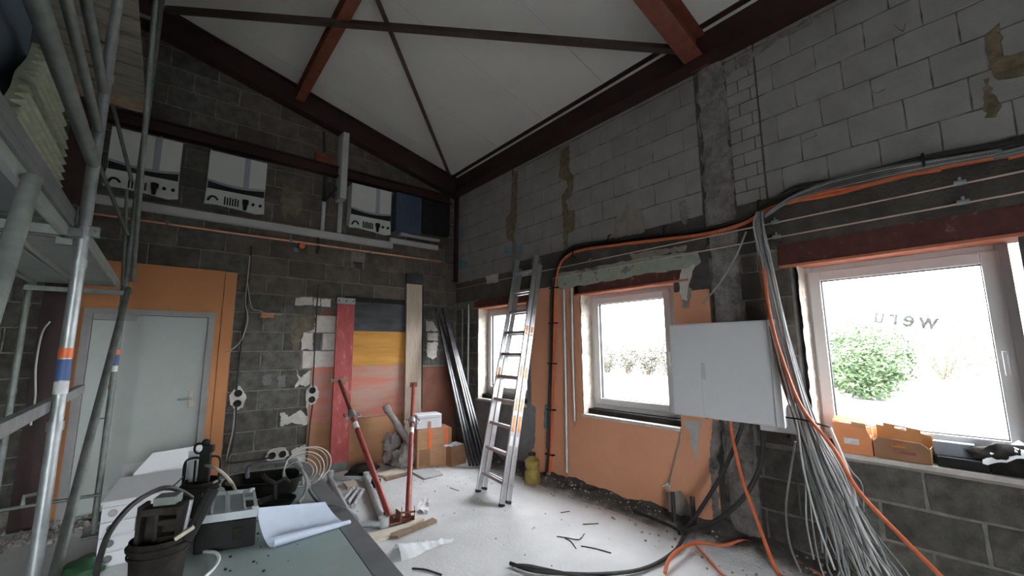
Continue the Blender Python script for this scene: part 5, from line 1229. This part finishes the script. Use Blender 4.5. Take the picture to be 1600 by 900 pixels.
part('handle', MB().tube(cr([tb - px_ * .12 + py_ * .13 + Vector((0, 0, .07)), tb - px_ * .12 + py_ * .13 + Vector((0, 0, .125)), tb - px_ * .085 + py_ * .12 + Vector((0, 0, .15)), tb + px_ * .15 + py_ * .02 + Vector((0, 0, .178)), tb + px_ * .19 + Vector((0, 0, .165)), tb + px_ * .212 + Vector((0, 0, .115)), tb + px_ * .21 + Vector((0, 0, .05))], 8), .0135, 10), K['bench_edge'], t, smooth=True)
part('handle_bracket', MB().obox(tb + px_ * .224 + Vector((0, 0, .06)), px_, py_, (0, 0, 1), .012, .05, .08), K['alu'], t, bev=.004)
dp = Fl(432, 788, TZ)
solo('black_dish', MB().lathe(dp, [(.001, 0), (.085, 0), (.105, .03), (.10, .03), (.08, .006), (.001, .006)], 28), K['black'], 'flat black dish in front of the black tub', 'dish', smooth=True)
pp = dp + Vector((-.01, 0, .03))
t = thing('pliers', 'dusty black pliers sticking up out of the black dish', 'pliers', pp)
part('jaw', MB().bar(pp, pp + Vector((.0, .02, .09)), .02, .014), K['black'], t, bev=.003)
part('handle', MB().tube(cr([pp + Vector((0, .02, .085)), pp + Vector((-.05, .03, .12)), pp + Vector((-.07, .03, .15))]), .012, 8), K['black_dusty'], t, smooth=True)
part('handle', MB().tube(cr([pp + Vector((0, .02, .085)), pp + Vector((.05, .02, .10)), pp + Vector((.075, .02, .075))]), .012, 8), K['black'], t, smooth=True)
# the blue grey sheet of paper, slung over the case edge and rolled at its front
a0, a1, f0, f1 = Fl(400, 800, .85), Fl(508, 787, .80), Fl(424, 856, TZ + .004), Fl(546, 819, TZ + .004)
def papfn(u, v):
    if v < .75:
        k = v / .75; p = a0.lerp(a1, u).lerp(f0.lerp(f1, u), k); zt_ = .865 - .06 * u
        p.z = TZ + .004 + (zt_ - TZ) * (1 - k) ** 2.0; return p
    k = (v - .75) / .25; p = f0.lerp(f1, u); d_ = (f0.lerp(f1, u) - a0.lerp(a1, u)); d_.z = 0; d_.normalize()
    ang = k * 3.6; r_ = .024 * (1 - .55 * u)
    return p + d_ * (r_ * math.sin(ang) + .0) + Vector((0, 0, r_ * (1 - math.cos(ang))))
solo('paper_sheet', MB().grid(papfn, 20, 32), K['paper_blue'], 'curled blue grey paper sheet lying across the bench top', 'paper', smooth=True)
# cables on the bench
ct = Fl(470, 757, TZ + .02)
coil = thing('cable_coil', 'loose coil of thin white cable standing at the far end of the bench', 'coil', ct)
vd = (EYE - ct); vd.z = 0; vd.normalize(); sd_ = Vector((0, 0, 1)).cross(vd).normalized()
rnd = random.Random(9)
for j in range(6):
    r_ = .092 + .010 * j; cc = ct + Vector((0, 0, r_ * .82)) + sd_ * (.012 * j - .02) + vd * rnd.uniform(-.02, .02)
    P = [cc + sd_ * (r_ * math.cos(a)) + Vector((0, 0, r_ * .86 * math.sin(a))) + vd * (.03 * math.sin(a + j)) for a in [i * 2 * math.pi / 28 + .3 for i in range(28)]]
    part('loop', MB().tube(P + [P[0]], .0032, 6, caps=False), K['cable_white' if j % 2 else 'cable_beige'], coil, smooth=True)
cable('bench_cable', [Fl(462, 728, .86), Fl(474, 738, .86), Fl(480, 756, .80), Fl(474, 776, .74), Fl(466, 786, TZ + .012)], .011, 'cable_grey', 'grey hose arching over the bench beside the white coil')
cable('bench_cable', [Fl(481, 748, .8), Fl(484, 766, .76), Fl(492, 779, TZ + .012), Fl(500, 786, TZ + .012)], .010, 'bench_edge', 'second darker hose end on the bench beside the white coil')
cable('bench_cable', [Fl(508, 789, TZ + .01), Fl(530, 791, TZ + .012), Fl(544, 796, TZ + .0), Fl(556, 806, .62), Fl(562, 816, .45)], .008, 'cable_grey', 'grey cable running over the bench edge towards the floor')
cable('bench_cable', [Fl(321, 727, .98), Fl(334, 730, 1.0), Fl(350, 741, .96), Fl(363, 756, .90), Fl(369, 768, .88)], .0085, 'cable_beige', 'beige cable arching from the farther bucket to the organiser')
cable('bench_cable', [Fl(149, 905, .80), Fl(156, 872, .88), Fl(172, 830, .96), Fl(205, 790, 1.02), Fl(240, 768, 1.04), Fl(262, 762, 1.04), Fl(284, 768, 1.0), Fl(300, 778, .95)], .010, 'rubber', 'black cable arching out of the nearest bucket to the floor side', seg=8)
cable('bench_cable', [Fl(262, 765, 1.03), Fl(276, 755, .98), Fl(286, 745, .93)], .004, 'rubber', 'thin dark wire between the two buckets')
cable('bench_cable', [Fl(302, 861, TZ + .008), Fl(325, 862, TZ + .012), Fl(338, 864, TZ + .02), Fl(342, 874, TZ + .012), Fl(334, 888, TZ + .008), Fl(318, 903, TZ + .008)], .007, 'cable_white', 'white cable hooked on the bench top in front of the black case')
cable('bench_cable', [Fl(354, 855, TZ + .006), Fl(372, 846, TZ + .006), Fl(392, 838, TZ + .006)], .006, 'wood_dark', 'brown stick lying on the bench by the black case', cat='stick')
rnd = random.Random(17)
def benchchip(): p = BT(rnd.uniform(.2, 1.3), rnd.uniform(.3, .85)); return p.x, p.y, TZ
solo('bench_litter', chips(60, benchchip, .003, .010), K['black_dusty'], 'dark crumbs scattered on the bench top', 'crumbs', kind='stuff')

# ================================================================== WHITE DRAWER UNIT AND LEFT FLOOR
YD = 4.62
t = thing('drawer_unit', 'low white drawer unit with round finger holes beside the bench', 'drawers', (.03, 4.95, 0))
x0, x1, zt_ = -.262, .34, .46
part('carcass', MB().box(x0, x1, YD + .02, YD + .55, .0, zt_), K['white_grey'], t)
tp = [Vector((x0 - .01, YD, zt_ + .002)), Vector((x1, YD, zt_ + .002)), Vector((x1, YD + .56, zt_ + .05)), Vector((x0 + .06, YD + .56, zt_ + .05))]
part('top_board', MB().prism(tp, (0, 0, .02)), K['white_grey'], t)
nz = 4; hz = (zt_ - .02) / nz
for i in range(nz):
    z0 = .01 + i * hz
    d_ = part('drawer', MB().box(x0, x1, YD, YD + .02, z0, z0 + hz - .012), K['white_grey'], t, bev=.003)
    part('finger_hole', MB().lathe((x0 + .065, YD - .001, z0 + hz * .5), [(.016, .0), (.026, .001), (.028, .005), (.024, .007), (.016, .004)], 16, (0, -1, 0)).lathe((x0 + .065, YD - .001, z0 + hz * .5), [(.017, .001), (.001, .001)], 16, (0, -1, 0)), K['grey_plastic'] if i == nz - 1 else K['bench_edge'], d_, smooth=True)
solo('white_board', MB().prism([(-.19, YD + .58, .02), (.42, YD + .58, .02), (.42, YD + .70, .70), (.0, YD + .70, .68), (-.12, YD + .665, .52)], (0, .02, 0)), K['white_grey'], 'white offcut board leaning behind the white drawer unit', 'board')
solo('grey_board', MB().box(-.20, .1, YD + .76, YD + .78, .0, .60), K['grey_plastic'], 'grey board standing behind the white offcut board', 'board')
gp = Vector((-.33, 4.6, 0))
solo('green_sack', MB().ball(gp + Vector((.0, 0, .05)), .13, .16, .06, 16, 8, .4, 8), K['green_bag'], 'dark green plastic sack on the floor beside the drawer unit', 'sack', smooth=True)

# ================================================================== OUTSIDE
def bush(c, rx, ry, rz, n, k, ls, seed, label, name='bush', group=None):
    t = thing(name, label, 'bush', c, group); c = Vector(c); rnd = random.Random(seed); mb = MB()
    for i in range(n):
        while True:
            d = Vector((rnd.uniform(-1, 1), rnd.uniform(-1, 1), rnd.uniform(-1, 1)))
            if .35 < d.length < 1: break
        q = 1 + .28 * noise.noise(d * 2.2 + Vector((seed, 0, 0)))
        p = c + Vector((d.x * rx * q, d.y * ry * q, rz * .95 + d.z * rz * q))
        if p.z < c.z + .05: continue
        a = Vector((rnd.uniform(-1, 1), rnd.uniform(-1, 1), rnd.uniform(-.6, .6))).normalized(); b = a.orthogonal().normalized(); s = ls * rnd.uniform(.6, 1.3)
        mb.add([p - a * s, p + b * s * .45, p + a * s, p - b * s * .45], [(0, 1, 2, 3)])
    part('foliage', mb, K[k], t, stuff=True)
    st = MB()
    for i in range(7):
        a = i * .9; st.tube([c + Vector((.1 * math.cos(a), .1 * math.sin(a), 0)), c + Vector((rx * .5 * math.cos(a), ry * .5 * math.sin(a), rz * 1.2))], [.04, .012], 6)
    part('stem', st, K['bark'], t)
    return t
g = Fl(1352, 622, -.2)
bush(g, 1.5, 1.5, 1.45, 13000, 'leaf', .075, 1, 'bright green bush outside the right window')
g = Fl(1475, 585, -.2) ; g = Vector((34, g.y / g.x * 34, -.2))
bush(g, 2.2, 2.4, 2.0, 3600, 'leaf', .09, 2, 'paler smaller bush farther off outside the right window')
for i, (a, w_) in enumerate(((950, 1.6), (982, 1.5), (1014, 1.7), (1046, 1.6))):
    g = Fl(a, 601, -.2); g = Vector((26, g.y / g.x * 26, -.2))
    bush(g, .6, .95, 1.25 + .2 * (i % 2), 2300, 'leaf_dry', .09, 5 + i, ('sparse dry bush outside the middle window, at the frame side', 'second dry bush outside the middle window', 'third and tallest dry bush outside the middle window', 'dry bush outside the middle window next to the cabinet')[i], 'dry_bush', 'dry bushes outside the middle window')
print('blocks', COUNT, 'objects', len(bpy.data.objects))
